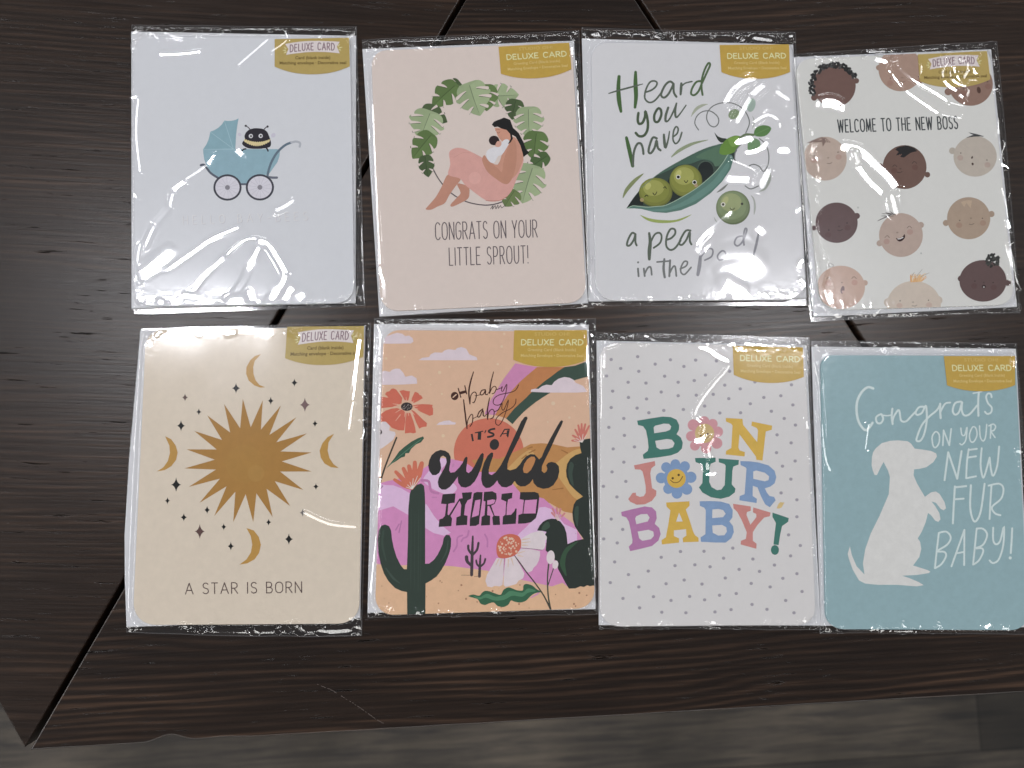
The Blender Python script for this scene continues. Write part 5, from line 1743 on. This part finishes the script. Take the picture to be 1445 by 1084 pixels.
    s.stroke([(518, 420), (508, 570)], 7, (150, 110, 120), f, taper=(1, .3))
    s.stroke([(690, 313), (800, 322), (905, 335)], 5, (120, 100, 108), f)
    s.stroke([(622, 392, 8), (680, 470, 12), (740, 555, 12), (830, 670, 13), (920, 800, 14), (988, 935, 18)], 1, (60, 58, 52), f)
    s.poly([(436, 330), (442, 270), (470, 215), (510, 185), (570, 170), (630, 178), (670, 200), (690, 245), (684, 310), (650, 365), (600, 400), (530, 418), (470, 415), (445, 385)], (188, 102, 82), f, True)
    for k in range(46):
        a, q = r.uniform(0, 6.28), math.sqrt(r.random())
        s.spot(566 + 108 * q * math.cos(a), 295 + 100 * q * math.sin(a), r.uniform(5, 13), (226, 178, 158), f, n=9)
    s.poly([(152, 805), (200, 788), (262, 800), (290, 770), (320, 752), (365, 755), (420, 775), (480, 790), (510, 740), (560, 715), (610, 730), (650, 745), (705, 745), (712, 700), (740, 680), (800, 695), (850, 735), (892, 762), (840, 772), (790, 800), (740, 850), (680, 870), (620, 860), (585, 850), (560, 890), (510, 915), (450, 905), (410, 870), (360, 880), (320, 895), (275, 880), (250, 840), (215, 825)], (50, 92, 68), f, True)
    s.poly([(200, 800), (270, 815), (340, 780), (430, 810), (520, 790), (580, 750), (700, 770), (760, 725), (840, 752), (760, 770), (700, 810), (600, 800), (520, 840), (420, 850), (330, 820), (260, 840)], (74, 122, 92), f, True)
    # lettering
    t = 'lettering'
    s.view(630, 510, 9.033)
    k1, kd = (62, 34, 28), (46, 44, 44)
    s.spot(105, 442, 49, k1, t, ry=53)
    s.stroke([(84, 458), (124, 424)], 15, (205, 172, 146), t)
    s.stroke([(150, 345), (183, 458)], 14, k1, t)
    s.stroke([(234, 312), (258, 415)], 14, k1, t)
    s.stroke([(175, 405), (245, 385)], 34, k1, t, cap=False)
    s.stroke([(345, 135, 12), (305, 270, 19), (285, 400, 19), (300, 543, 14)], 1, k1, t)
    s.stroke([(300, 543), (310, 440), (345, 395), (375, 400), (380, 450), (355, 520), (335, 525)], 12, k1, t)
    s.stroke([(365, 440), (425, 428)], 9, k1, t)
    s.stroke([(495, 362), (450, 372), (430, 420), (465, 424), (500, 370), (495, 418), (520, 424)], 14, k1, t)
    s.stroke([(520, 424), (560, 370)], 8, k1, t)
    s.stroke([(600, 135, 10), (565, 280, 16), (550, 408, 14)], 1, k1, t)
    s.stroke([(550, 410), (580, 340), (615, 318), (635, 345), (612, 400), (582, 414)], 11, k1, t)
    s.stroke([(640, 360), (698, 338), (712, 318), (700, 370), (722, 378), (770, 290), (752, 420), (702, 535), (640, 560), (596, 530), (612, 470), (680, 425), (800, 400), (880, 368), (920, 300)], 10.5, k1, t)
    s.stroke([(218, 490, 14), (240, 680, 20), (262, 858, 14)], 1, k1, t)
    s.stroke([(262, 858), (270, 760), (310, 682), (335, 690), (330, 780), (300, 830)], 12, k1, t)
    s.stroke([(330, 735), (395, 702)], 8, k1, t)
    s.stroke([(465, 607), (420, 642), (397, 700), (425, 704), (464, 622), (470, 690), (492, 698)], 14, k1, t)
    s.stroke([(492, 698), (522, 660)], 8, k1, t)
    s.stroke([(550, 465, 12), (522, 620, 18), (525, 738, 16)], 1, k1, t)
    s.stroke([(525, 738), (540, 650), (580, 610), (608, 640), (598, 710), (560, 734)], 12, k1, t)
    s.stroke([(612, 640), (660, 618), (710, 530), (705, 600), (732, 618), (790, 490), (770, 600), (722, 738), (670, 813), (627, 788), (642, 720), (720, 652), (820, 602), (878, 540), (886, 480)], 10.5, k1, t)
    s.stroke([(322, 925), (338, 1018)], 24, kd, t, cap=False)
    s.stroke([(362, 912), (468, 890)], 14, kd, t, cap=False)
    s.stroke([(424, 902), (418, 1000)], 44, kd, t, cap=False)
    s.stroke([(502, 882), (490, 910)], 13, kd, t)
    s.stroke([(622, 858), (560, 872), (540, 898), (598, 925), (588, 952), (518, 966)], 25, kd, t, cap=False)
    s.stroke([(688, 956), (742, 868), (800, 865), (782, 962)], 15, kd, t, smooth=False)
    s.stroke([(715, 925), (790, 915)], 13, kd, t)
    s.stroke([(786, 880), (778, 955)], 28, kd, t, cap=False)
    s.view(600, 580, 6.02)
    k2 = (45, 44, 44)
    s.poly([(60, 545), (35, 510), (26, 465), (34, 420), (55, 375), (90, 345), (130, 331), (170, 338), (200, 358), (216, 390), (216, 430), (208, 470), (204, 505), (215, 525), (250, 520), (290, 480), (318, 440), (335, 400), (350, 388), (360, 396), (358, 430), (350, 480), (350, 515), (368, 528), (392, 510), (420, 465), (448, 410), (470, 370), (488, 356), (498, 368), (494, 410), (475, 480), (450, 545), (420, 600), (385, 635), (345, 652), (305, 645), (282, 612), (276, 570), (278, 556), (245, 605), (210, 645), (175, 668), (140, 668), (115, 645), (107, 605), (115, 570), (140, 525), (165, 480), (182, 435), (176, 395), (152, 380), (132, 390), (124, 420), (132, 450), (136, 490), (120, 525), (92, 545)], k2, t)
    s.spot(588, 285, 40, k2, t, ry=47, rot=.25)
    s.poly([(562, 352), (578, 356), (576, 385), (556, 440), (540, 500), (542, 535), (565, 545), (600, 520), (640, 465), (680, 390), (715, 310), (760, 210), (815, 90), (845, 50), (865, 48), (870, 64), (850, 110), (800, 230), (750, 330), (715, 400), (700, 450), (698, 495), (722, 505), (770, 490), (805, 455), (830, 415), (858, 385), (895, 367), (930, 370), (950, 390), (968, 412), (990, 390), (1015, 330), (1060, 240), (1110, 150), (1145, 90), (1160, 78), (1172, 88), (1160, 120), (1110, 220), (1060, 330), (1015, 420), (992, 470), (990, 510), (1010, 528), (1030, 515), (1038, 490), (1028, 462), (1045, 440), (1075, 432), (1110, 442), (1135, 470), (1140, 515), (1125, 575), (1090, 630), (1050, 655), (1000, 662), (950, 645), (920, 610), (914, 580), (890, 615), (850, 640), (810, 642), (780, 625), (760, 595), (735, 630), (690, 650), (650, 645), (622, 615), (612, 590), (585, 625), (550, 652), (515, 655), (488, 630), (475, 580), (480, 510), (500, 440), (530, 380)], k2, t)
    s.poly([(900, 388), (868, 410), (842, 450), (830, 495), (838, 525), (866, 530), (900, 500), (925, 450), (938, 410), (928, 390)], (176, 122, 78), t)
    # WORLD
    for l in ([(148, 708), (258, 700), (250, 780), (218, 784), (196, 790), (190, 880), (218, 896), (228, 915), (222, 978), (114, 986), (120, 922), (150, 912), (168, 890), (180, 792), (134, 788)],
              [(312, 694), (398, 690), (390, 745), (360, 760), (340, 800), (330, 885), (360, 890), (356, 968), (262, 974), (265, 905), (300, 890), (306, 800), (292, 762), (210, 902), (200, 888), (290, 745), (318, 742)],
              [(318, 745), (328, 742), (334, 800), (322, 880), (312, 880), (310, 800)],
              [(412, 700), (440, 688), (488, 690), (484, 760), (462, 910), (458, 960), (430, 976), (378, 978), (380, 920), (400, 780)],
              [(500, 688), (570, 682), (605, 700), (608, 745), (590, 790), (560, 805), (590, 890), (632, 892), (636, 968), (576, 970), (570, 905), (580, 890), (545, 808), (530, 808), (526, 885), (552, 890), (550, 970), (474, 974), (480, 900), (504, 885), (512, 770), (494, 762)],
              [(650, 704), (742, 694), (738, 740), (705, 752), (695, 800), (690, 885), (730, 882), (758, 850), (765, 828), (778, 830), (770, 958), (656, 966), (660, 898), (682, 880), (688, 770), (645, 752)],
              [(808, 690), (930, 688), (962, 700), (970, 730), (955, 860), (940, 910), (900, 945), (850, 956), (788, 958), (792, 885), (826, 872), (838, 756), (802, 750)]):
        s.poly(l, k2, t)
    pk = (197, 132, 177)
    s.poly([(425, 760), (470, 752), (455, 885), (412, 900), (396, 905)], pk, t)
    s.poly([(528, 760), (572, 752), (596, 756), (585, 785), (555, 795), (526, 798)], pk, t)
    s.poly([(848, 758), (950, 752), (938, 870), (834, 872)], pk, t)


CARDS.append(dict(
    label='peach card of a desert with cacti and WORLD in black letters', quad=[(541.1, 465.7), (828.8, 468.2), (839.6, 858.4), (529.1, 868.4)], radius=(24, 14, 28, 28),
    paper=((204, 169, 144), .03), env=[(528, 457.6), (830.4, 458.8), (840.4, 859.5), (518.8, 864.5)],
    sleeve=[(528.4, 449.3), (840.9, 450), (844, 868), (518, 872)], bulge=(0, 0, 0, 0), draw=draw_wild,
    sticker=make_sticker([(725.7, 466.2), (828.2, 465.8), (828.2, 508.2), (724.3, 507.7)], 10, 'modern'), wild=.55,
    streaks=ST(525, 460, 6.775, ([(48, 0), (75, 90), (65, 300), (72, 600), (60, 900)], 17)) +
    ST(690, 460, 7.227, ([(1025, -20), (1012, 200), (1010, 400), (1040, 800)], 16), ([(1055, 80), (1075, 160)], 20), ([(1050, 230), (1070, 330)], 22), ([(1060, 480), (1055, 560)], 18)) +
    ST(400, 780, 7.744, ([(945, 705), (1040, 650), (1060, 620), (1130, 690)], 17)) +
    ST(480, 380, 6.57, ([(330, 460), (400, 505)], 9), ([(520, 485), (545, 550)], 14)) +
    ST(510, 440, 2.409, ([(28, 950), (55, 700), (66, 500)], 5), ([(780, 500), (795, 900)], 5)),
))


# ------------------------------------------------------------------ card 7: bonjour, baby
def draw_bonjour(s):
    s.view(830, 460, 2.465)
    for x, y in ((80, 117), (172, 107), (113, 148), (233, 133), (286, 118), (333, 141), (374, 119), (446, 122), (64, 174), (139, 196), (176, 158), (201, 199), (266, 175), (313, 196), (369, 190), (408, 171), (85, 227), (140, 249), (203, 254), (254, 230), (313, 243), (376, 241), (435, 238), (475, 206), (529, 219), (489, 253), (80, 284), (170, 286), (211, 302), (263, 294), (331, 291), (405, 279), (458, 303), (530, 302), (564, 271), (611, 249), (637, 297), (670, 243), (707, 205), (712, 275), (682, 322), (124, 322), (72, 353), (126, 381), (161, 421), (87, 428), (721, 345), (657, 379), (706, 407), (655, 441), (720, 470), (676, 488), (705, 533), (671, 581), (726, 605), (83, 508), (124, 474), (131, 541), (53, 558), (100, 595), (80, 672), (120, 708), (54, 741), (101, 755), (726, 664), (697, 727), (738, 764), (704, 800), (648, 832), (726, 862), (677, 878), (744, 924), (573, 811), (503, 773), (471, 808), (403, 784), (321, 785), (254, 805), (92, 821), (140, 865), (209, 853), (302, 834), (371, 831), (424, 838), (525, 847), (596, 854), (633, 908), (567, 896), (477, 877), (396, 898), (334, 884), (271, 897), (176, 908), (77, 893), (121, 948), (227, 942), (288, 955), (353, 941), (405, 953), (457, 937), (515, 931), (570, 969), (622, 986), (687, 955), (716, 998), (179, 981), (256, 996), (340, 998), (441, 995), (497, 987), (580, 195), (492, 158)):
        s.spot(x, y, 6.0, (150, 146, 155), 'dot_print', ry=5.6, n=14)
    t = 'lettering'
    paper = None
    te, ye, bl, sa, pu = (62, 112, 102), (198, 163, 76), (121, 146, 180), (187, 127, 122), (166, 114, 157)

    def glyph(outer, holes, col):
        s.poly(outer, col, t)
        for h in holes:
            s.poly(h, (0, 0, 0), paper)
    s.view(880, 570, 6.0208)
    glyph([(115, 143), (220, 125), (330, 108), (400, 112), (450, 135), (472, 180), (470, 220), (450, 258), (485, 285), (503, 330), (495, 380), (460, 415), (400, 438), (290, 455), (170, 468), (163, 432), (205, 400), (212, 370), (205, 300), (190, 225), (165, 190), (122, 180)],
          [[(255, 200), (268, 186), (340, 168), (385, 170), (405, 192), (395, 220), (360, 235), (260, 250)], [(268, 314), (370, 298), (410, 305), (433, 335), (420, 368), (380, 382), (310, 388), (280, 370)]], te)
    glyph([(868, 120), (1010, 128), (1015, 178), (1135, 325), (1142, 225), (1130, 205), (1085, 185), (1090, 150), (1262, 185), (1258, 220), (1208, 235), (1180, 482), (1128, 475), (1125, 450), (985, 260), (975, 370), (985, 395), (1030, 410), (1028, 447), (868, 430), (870, 400), (915, 375), (925, 185), (915, 170), (870, 150)], [], ye)
    p = 'pink_flower_print'
    for x, y, r_ in ((592, 180, 48), (685, 150, 45), (757, 170, 42), (800, 237, 45), (792, 335, 47), (702, 378, 44), (606, 355, 42), (574, 275, 44)):
        s.spot(x, y, r_, (192, 141, 147), p, n=22)
    s.spot(688, 258, 108, (192, 141, 147), p, n=30)
    s.spot(688, 250, 82, (190, 166, 118), p, n=30)
    s.spot(655, 270, 8, (105, 85, 60), p)
    s.spot(715, 256, 9, (85, 70, 55), p)
    s.stroke([(650, 285), (690, 300), (735, 270)], 6, (120, 95, 60), p)
    s.view(870, 630, 5.78)
    p = 'blue_flower_print'
    for x, y, r_ in ((405, 170, 41), (480, 145, 40), (557, 163, 42), (606, 252, 46), (573, 350, 45), (493, 383, 44), (422, 346, 42), (364, 258, 44)):
        s.spot(x, y, r_, (120, 145, 180), p, n=22)
    s.spot(488, 262, 105, (120, 145, 180), p, n=30)
    s.spot(488, 262, 77, (200, 164, 74), p, n=30)
    s.spot(458, 260, 10, (80, 62, 36), p)
    s.spot(507, 233, 10, (80, 62, 36), p)
    s.stroke([(440, 275), (468, 295), (510, 288), (540, 245)], 7, (112, 86, 44), p)
    glyph([(142, 155), (312, 120), (316, 155), (285, 178), (275, 220), (290, 340), (325, 362), (322, 400), (288, 445), (230, 473), (165, 476), (112, 452), (95, 430), (130, 380), (157, 378), (160, 400), (190, 412), (222, 406), (238, 380), (238, 330), (226, 260), (212, 205), (195, 190), (150, 187)], [], sa)
    glyph([(640, 95), (808, 92), (808, 125), (768, 142), (760, 170), (756, 290), (775, 332), (820, 358), (855, 352), (883, 315), (890, 160), (882, 145), (835, 130), (833, 98), (998, 112), (995, 148), (952, 165), (945, 200), (940, 310), (970, 345), (965, 375), (920, 410), (850, 428), (770, 415), (700, 375), (672, 335), (700, 300), (706, 165), (698, 148), (645, 128)], [], te)
    glyph([(1010, 120), (1090, 122), (1160, 132), (1240, 155), (1290, 200), (1303, 250), (1290, 300), (1255, 328), (1210, 342), (1225, 375), (1248, 405), (1285, 412), (1298, 440), (1250, 497), (1212, 472), (1180, 410), (1150, 335), (1112, 322), (1110, 405), (1145, 428), (1142, 462), (1002, 440), (1005, 405), (1045, 390), (1060, 180), (1050, 170), (1012, 152)], [[(1115, 205), (1140, 197), (1210, 215), (1245, 245), (1240, 275), (1210, 285), (1115, 265)]], bl)
    glyph([(1335, 455), (1370, 458), (1345, 500), (1325, 508), (1306, 505), (1320, 470)], [], (200, 176, 124))
    glyph([(38, 535), (130, 512), (230, 490), (290, 498), (322, 530), (328, 585), (312, 632), (348, 665), (360, 715), (342, 768), (290, 812), (200, 835), (110, 855), (100, 818), (128, 790), (130, 760), (115, 680), (100, 612), (80, 580), (42, 567)], [[(152, 590), (160, 570), (200, 553), (250, 552), (270, 580), (255, 612), (162, 635)], [(172, 695), (260, 680), (300, 695), (305, 730), (280, 758), (210, 770), (185, 750)]], pu)
    glyph([(405, 458), (595, 448), (595, 485), (565, 515), (595, 600), (625, 695), (640, 725), (668, 745), (670, 778), (542, 782), (540, 748), (570, 728), (567, 675), (468, 685), (468, 732), (510, 750), (510, 785), (370, 800), (367, 765), (402, 742), (420, 650), (440, 522), (408, 492)], [[(510, 540), (540, 612), (485, 615)]], ye)
    glyph([(678, 448), (770, 446), (850, 450), (920, 470), (948, 520), (945, 580), (920, 612), (950, 650), (957, 700), (935, 750), (890, 785), (800, 784), (688, 778), (686, 742), (725, 717), (728, 520), (715, 500), (680, 485)], [[(782, 515), (830, 510), (870, 520), (890, 550), (868, 578), (780, 585)], [(780, 645), (860, 640), (895, 660), (900, 695), (880, 725), (830, 728), (785, 705)]], bl)
    glyph([(950, 468), (1095, 490), (1095, 525), (1064, 535), (1060, 560), (1092, 640), (1140, 578), (1140, 552), (1112, 538), (1115, 498), (1257, 540), (1250, 570), (1205, 580), (1150, 640), (1112, 700), (1112, 770), (1143, 795), (1140, 835), (1012, 800), (1015, 770), (1055, 755), (1062, 700), (1020, 600), (985, 535), (955, 505)], [], sa)
    glyph([(1272, 540), (1405, 585), (1400, 615), (1350, 650), (1335, 720), (1322, 805), (1280, 800), (1290, 710), (1300, 625), (1272, 575)], [], te)
    s.spot(1292, 845, 33, te, t, ry=40)


CARDS.append(dict(
    label='white dotted card reading BONJOUR, BABY! in coloured letters', quad=[(847, 483.5), (1135.9, 488), (1151.3, 881.9), (846.2, 884.3)], radius=(24, 14, 26, 30),
    paper=((200, 198, 198), .015), env=[(841.6, 481), (1137, 487.6), (1157.6, 882.5), (844.9, 882)],
    sleeve=[(841.4, 469), (1142.8, 476), (1157, 889), (845.2, 888)], bulge=(0, 0, 0, 0), draw=draw_bonjour,
    sticker=make_sticker([(1034, 488.4), (1133, 490.3), (1134.4, 531.8), (1035.6, 529)], 10, 'modern'), wild=1.1,
    streaks=ST(980, 480, 7.741, ([(50, 82), (150, 110), (250, 180), (350, 230), (372, 290), (310, 370), (200, 490), (100, 620), (20, 750), (5, 830), (60, 890), (100, 950), (80, 1020)], 30), ([(1215, 20), (1250, 170), (1255, 600)], 12), ([(1225, 900), (1228, 950)], 34), ([(1060, 10), (1085, 75)], 26), ([(865, 20), (870, 60)], 16), ([(210, 40), (300, 20)], 26), ([(370, 50), (470, 20)], 30), ([(560, 40), (760, 58)], 24)) +
    ST(880, 570, 6.0208, ([(600, 320), (680, 310), (770, 285)], 44), ([(755, 310), (715, 380), (725, 440)], 30), ([(705, 520), (712, 560)], 36), ([(700, 600), (760, 600)], 26)) +
    ST(840, 480, 7.744, ([(22, 0), (28, 90), (70, 130), (60, 300), (66, 600), (60, 850)], 14), ([(490, 10), (540, 12)], 46), ([(620, 0), (670, 20)], 24), ([(905, 12), (945, 5)], 24), ([(1020, 5), (1040, 30)], 18), ([(70, 0), (130, 20)], 14), ([(140, 70), (230, 45)], 10)) +
    ST(780, 380, 6.57, ([(545, 590), (575, 650)], 12), ([(790, 590), (850, 665)], 16), ([(835, 585), (960, 670)], 12), ([(1230, 620), (1165, 670)], 12), ([(1245, 590), (1275, 685)], 12)) +
    ST(840, 780, 4.516, ([(435, 470), (425, 495)], 14), ([(680, 478), (800, 490)], 14), ([(270, 470), (300, 490)], 8), ([(895, 475), (905, 490)], 9), ([(1345, 430), (1335, 470)], 12), ([(1380, 430), (1410, 415)], 7)),
))


# ------------------------------------------------------------------ card 8: white dog
def draw_dog(s):
    d = 'dog_print'
    s.view(1190, 600, 4.517)
    s.poly([(180, 255), (183, 200), (190, 172), (205, 150), (245, 115), (300, 100), (350, 97), (410, 103), (432, 118), (455, 150), (500, 155), (560, 165), (592, 180), (597, 200), (575, 235), (530, 268), (490, 278), (452, 282), (448, 320), (470, 372), (520, 457), (560, 428), (590, 423), (615, 440), (645, 490), (655, 530), (640, 543), (622, 535), (590, 495), (562, 487), (585, 515), (612, 560), (620, 600), (605, 617), (585, 608), (560, 575), (540, 560), (525, 620), (500, 680), (475, 722), (490, 745), (497, 790), (485, 840), (445, 895), (500, 912), (540, 925), (555, 935), (545, 943), (470, 955), (375, 960), (420, 975), (480, 1000), (512, 1020), (470, 1028), (340, 1018), (220, 1018), (140, 1010), (100, 990), (60, 920), (35, 850), (28, 820), (42, 772), (55, 830), (85, 900), (135, 952), (125, 880), (140, 790), (175, 690), (230, 580), (290, 440), (297, 330), (285, 290), (257, 235), (235, 275), (215, 318), (200, 318), (188, 290)], (202, 202, 200), d)
    t, c = 'lettering', (194, 210, 214)
    s.view(1190, 550, 5.78)
    s.stroke([(244, -10), (200, -20), (150, 20), (115, 90), (108, 170), (125, 260), (170, 325), (205, 318), (238, 270)], 20, c, t)
    s.stroke([(305, 200), (268, 225), (275, 268), (305, 273), (325, 240), (315, 208)], 16, c, t, closed=True)
    s.stroke([(312, 208), (360, 212), (398, 205)], 12, c, t)
    s.stroke([(400, 155), (395, 220), (402, 280)], 17, c, t)
    s.stroke([(400, 270), (412, 220), (450, 165), (462, 200), (472, 252), (512, 258), (560, 210), (590, 180)], 16, c, t)
    s.stroke([(665, 140), (620, 142), (592, 180), (600, 205), (640, 190), (672, 130), (680, 180), (680, 260), (660, 360), (630, 415), (600, 418), (600, 390), (640, 290), (700, 220), (760, 170), (790, 122)], 16, c, t)
    s.stroke([(790, 115), (790, 170), (794, 232)], 18, c, t)
    s.stroke([(795, 175), (830, 115), (872, 105)], 15, c, t)
    s.stroke([(960, 97), (912, 110), (892, 170), (912, 204), (945, 180), (970, 95), (965, 160), (985, 208), (1030, 200), (1090, 130)], 16, c, t)
    s.stroke([(1105, 22), (1100, 110), (1102, 213)], 17, c, t)
    s.stroke([(1060, 30), (1130, 15)], 12, c, t)
    s.stroke([(1210, 62), (1203, 36), (1180, 32), (1165, 60), (1180, 110), (1210, 145), (1205, 185), (1175, 198), (1155, 180)], 15, c, t)
    s.view(1300, 590, 4.924)
    for w, closed, pts in (
            (11, 1, [(100, 95), (76, 130), (82, 190), (100, 205), (124, 170), (124, 115)]), (11, 0, [(150, 190), (155, 85)]), (11, 0, [(155, 85), (195, 190)]), (11, 0, [(195, 190), (208, 75)]),
            (10, 0, [(275, 70), (282, 115), (302, 118), (318, 62), (310, 150), (285, 185), (268, 178)]), (10, 1, [(358, 62), (336, 110), (342, 160), (365, 164), (387, 120), (380, 72)]),
            (10, 0, [(405, 55), (410, 130), (430, 160), (447, 130), (455, 45)]), (10, 0, [(485, 45), (480, 140)]), (10, 0, [(470, 55), (500, 42), (517, 60), (505, 85), (487, 95), (513, 135)]),
            (14, 0, [(162, 432), (187, 238)]), (14, 0, [(187, 238), (250, 422)]), (14, 0, [(250, 422), (280, 230)]),
            (13, 0, [(330, 217), (318, 300), (312, 418)]), (13, 0, [(328, 222), (386, 214)]), (13, 0, [(322, 275), (380, 266)]), (13, 0, [(314, 418), (380, 405)]),
            (13, 0, [(420, 210), (412, 320), (425, 405), (440, 400), (475, 275)]), (13, 0, [(475, 275), (485, 360), (500, 402), (528, 330), (541, 198)]),
            (14, 0, [(234, 475), (226, 600), (220, 732)]), (14, 0, [(234, 482), (312, 473)]), (13, 0, [(230, 565), (295, 560)]),
            (14, 0, [(345, 467), (340, 620), (360, 708), (385, 712), (415, 640), (440, 457)]), (13, 0, [(488, 470), (480, 590), (475, 702)]), (13, 0, [(468, 470), (540, 456), (571, 490), (555, 560), (492, 618), (512, 662), (550, 675)]),
            (13, 0, [(122, 800), (108, 920), (95, 1043)]), (13, 0, [(122, 798), (175, 790), (205, 830), (180, 880), (112, 925), (160, 930), (172, 960), (140, 1015), (97, 1043)]),
            (13, 0, [(210, 1030), (300, 777)]), (13, 0, [(300, 777), (298, 1022)]), (12, 0, [(245, 940), (300, 930)]),
            (13, 0, [(385, 770), (372, 900), (360, 1018)]), (13, 0, [(385, 768), (430, 770), (458, 812), (430, 880), (378, 905), (420, 905), (430, 930), (400, 990), (362, 1018)]),
            (13, 0, [(500, 762), (500, 850), (522, 878), (550, 850), (575, 752), (570, 880), (540, 980), (500, 1008), (475, 990)]), (14, 0, [(632, 767), (628, 850), (622, 938)])):
        s.stroke(pts, w, c, t, closed=bool(closed))
    s.spot(618, 972, 11, c, t)


CARDS.append(dict(
    label='blue card with a white dog sitting up', quad=[(1158.3, 501.3), (1433, 502.5), (1451.7, 889.6), (1165.6, 888)], radius=(18, 14, 26, 26),
    paper=((136, 163, 169), .05), env=[(1144.6, 489.4), (1432.4, 492.6), (1452, 885), (1157.6, 882.8)],
    sleeve=[(1145.2, 481), (1434.6, 484), (1466, 895), (1156.6, 894)], bulge=(0, 0, 0, 0), draw=draw_dog,
    sticker=make_sticker([(1332, 502.5), (1432.4, 502.5), (1432.6, 543.6), (1336.6, 543.9)], 8.5, 'modern'), wild=.9,
    streaks=ST(1140, 470, 2.464, ([(18, 60), (20, 85), (40, 150), (50, 300), (60, 430), (75, 475)], 10), ([(255, 48), (290, 72)], 14), ([(420, 45), (435, 38)], 14), ([(210, 320), (200, 400)], 6)) +
    ST(1080, 390, 7.744, ([(1262, 775), (1350, 850)], 32), ([(885, 735), (865, 760)], 24), ([(675, 725), (690, 740), (725, 800)], 14), ([(510, 705), (600, 770)], 8), ([(525, 800), (545, 900), (585, 1060)], 14)) +
    ST(1275, 380, 7.741, ([(1205, 960), (1200, 1060)], 28), ([(320, 800), (285, 840)], 30)) +
    ST(1100, 800, 9.03, ([(760, 810), (850, 790), (850, 830)], 26), ([(660, 820), (675, 830)], 34), ([(800, 845), (815, 850)], 22), ([(530, 620), (540, 660)], 20), ([(1170, 815), (1200, 808)], 26), ([(1310, 815), (1330, 812)], 30), ([(1420, 825), (1760, 835)], 30)),
))

for i, c in enumerate(CARDS):
    package(seed=11 + i * 7, **c)

# scratch in the varnish near the front edge
scr = Sheet([(400, 900), (700, 900), (700, 1060), (400, 1060)])
scr.view(440, 950, 1)
rs = random.Random(2)
line = catmull([(5, 15), (28, 24), (48, 36), (70, 50), (92, 66), (108, 74)], False, 12)
for a, b in zip(line[:-1], line[1:]):
    if rs.random() < .62:
        scr.stroke([tuple(a) + (.5,), tuple((a + b) / 2 + np.array([0, rs.uniform(-.5, .5)])) + (rs.uniform(.5, 1.1),), tuple(b) + (.4,)], 1, (88, 80, 76), 'scratch', smooth=False, cap=False)
board = [o for o in table.children if o.name == 'wooden_board'][0]
scr.build(0.00003, board, TO)

# ------------------------------------------------------------------ render settings
S.render.engine = 'CYCLES'
S.cycles.max_bounces = 10
S.cycles.transparent_max_bounces = 16
S.cycles.glossy_bounces = 4
S.cycles.caustics_reflective = False
S.cycles.caustics_refractive = False
S.cycles.use_denoising = True
S.cycles.sample_clamp_indirect = 6.0
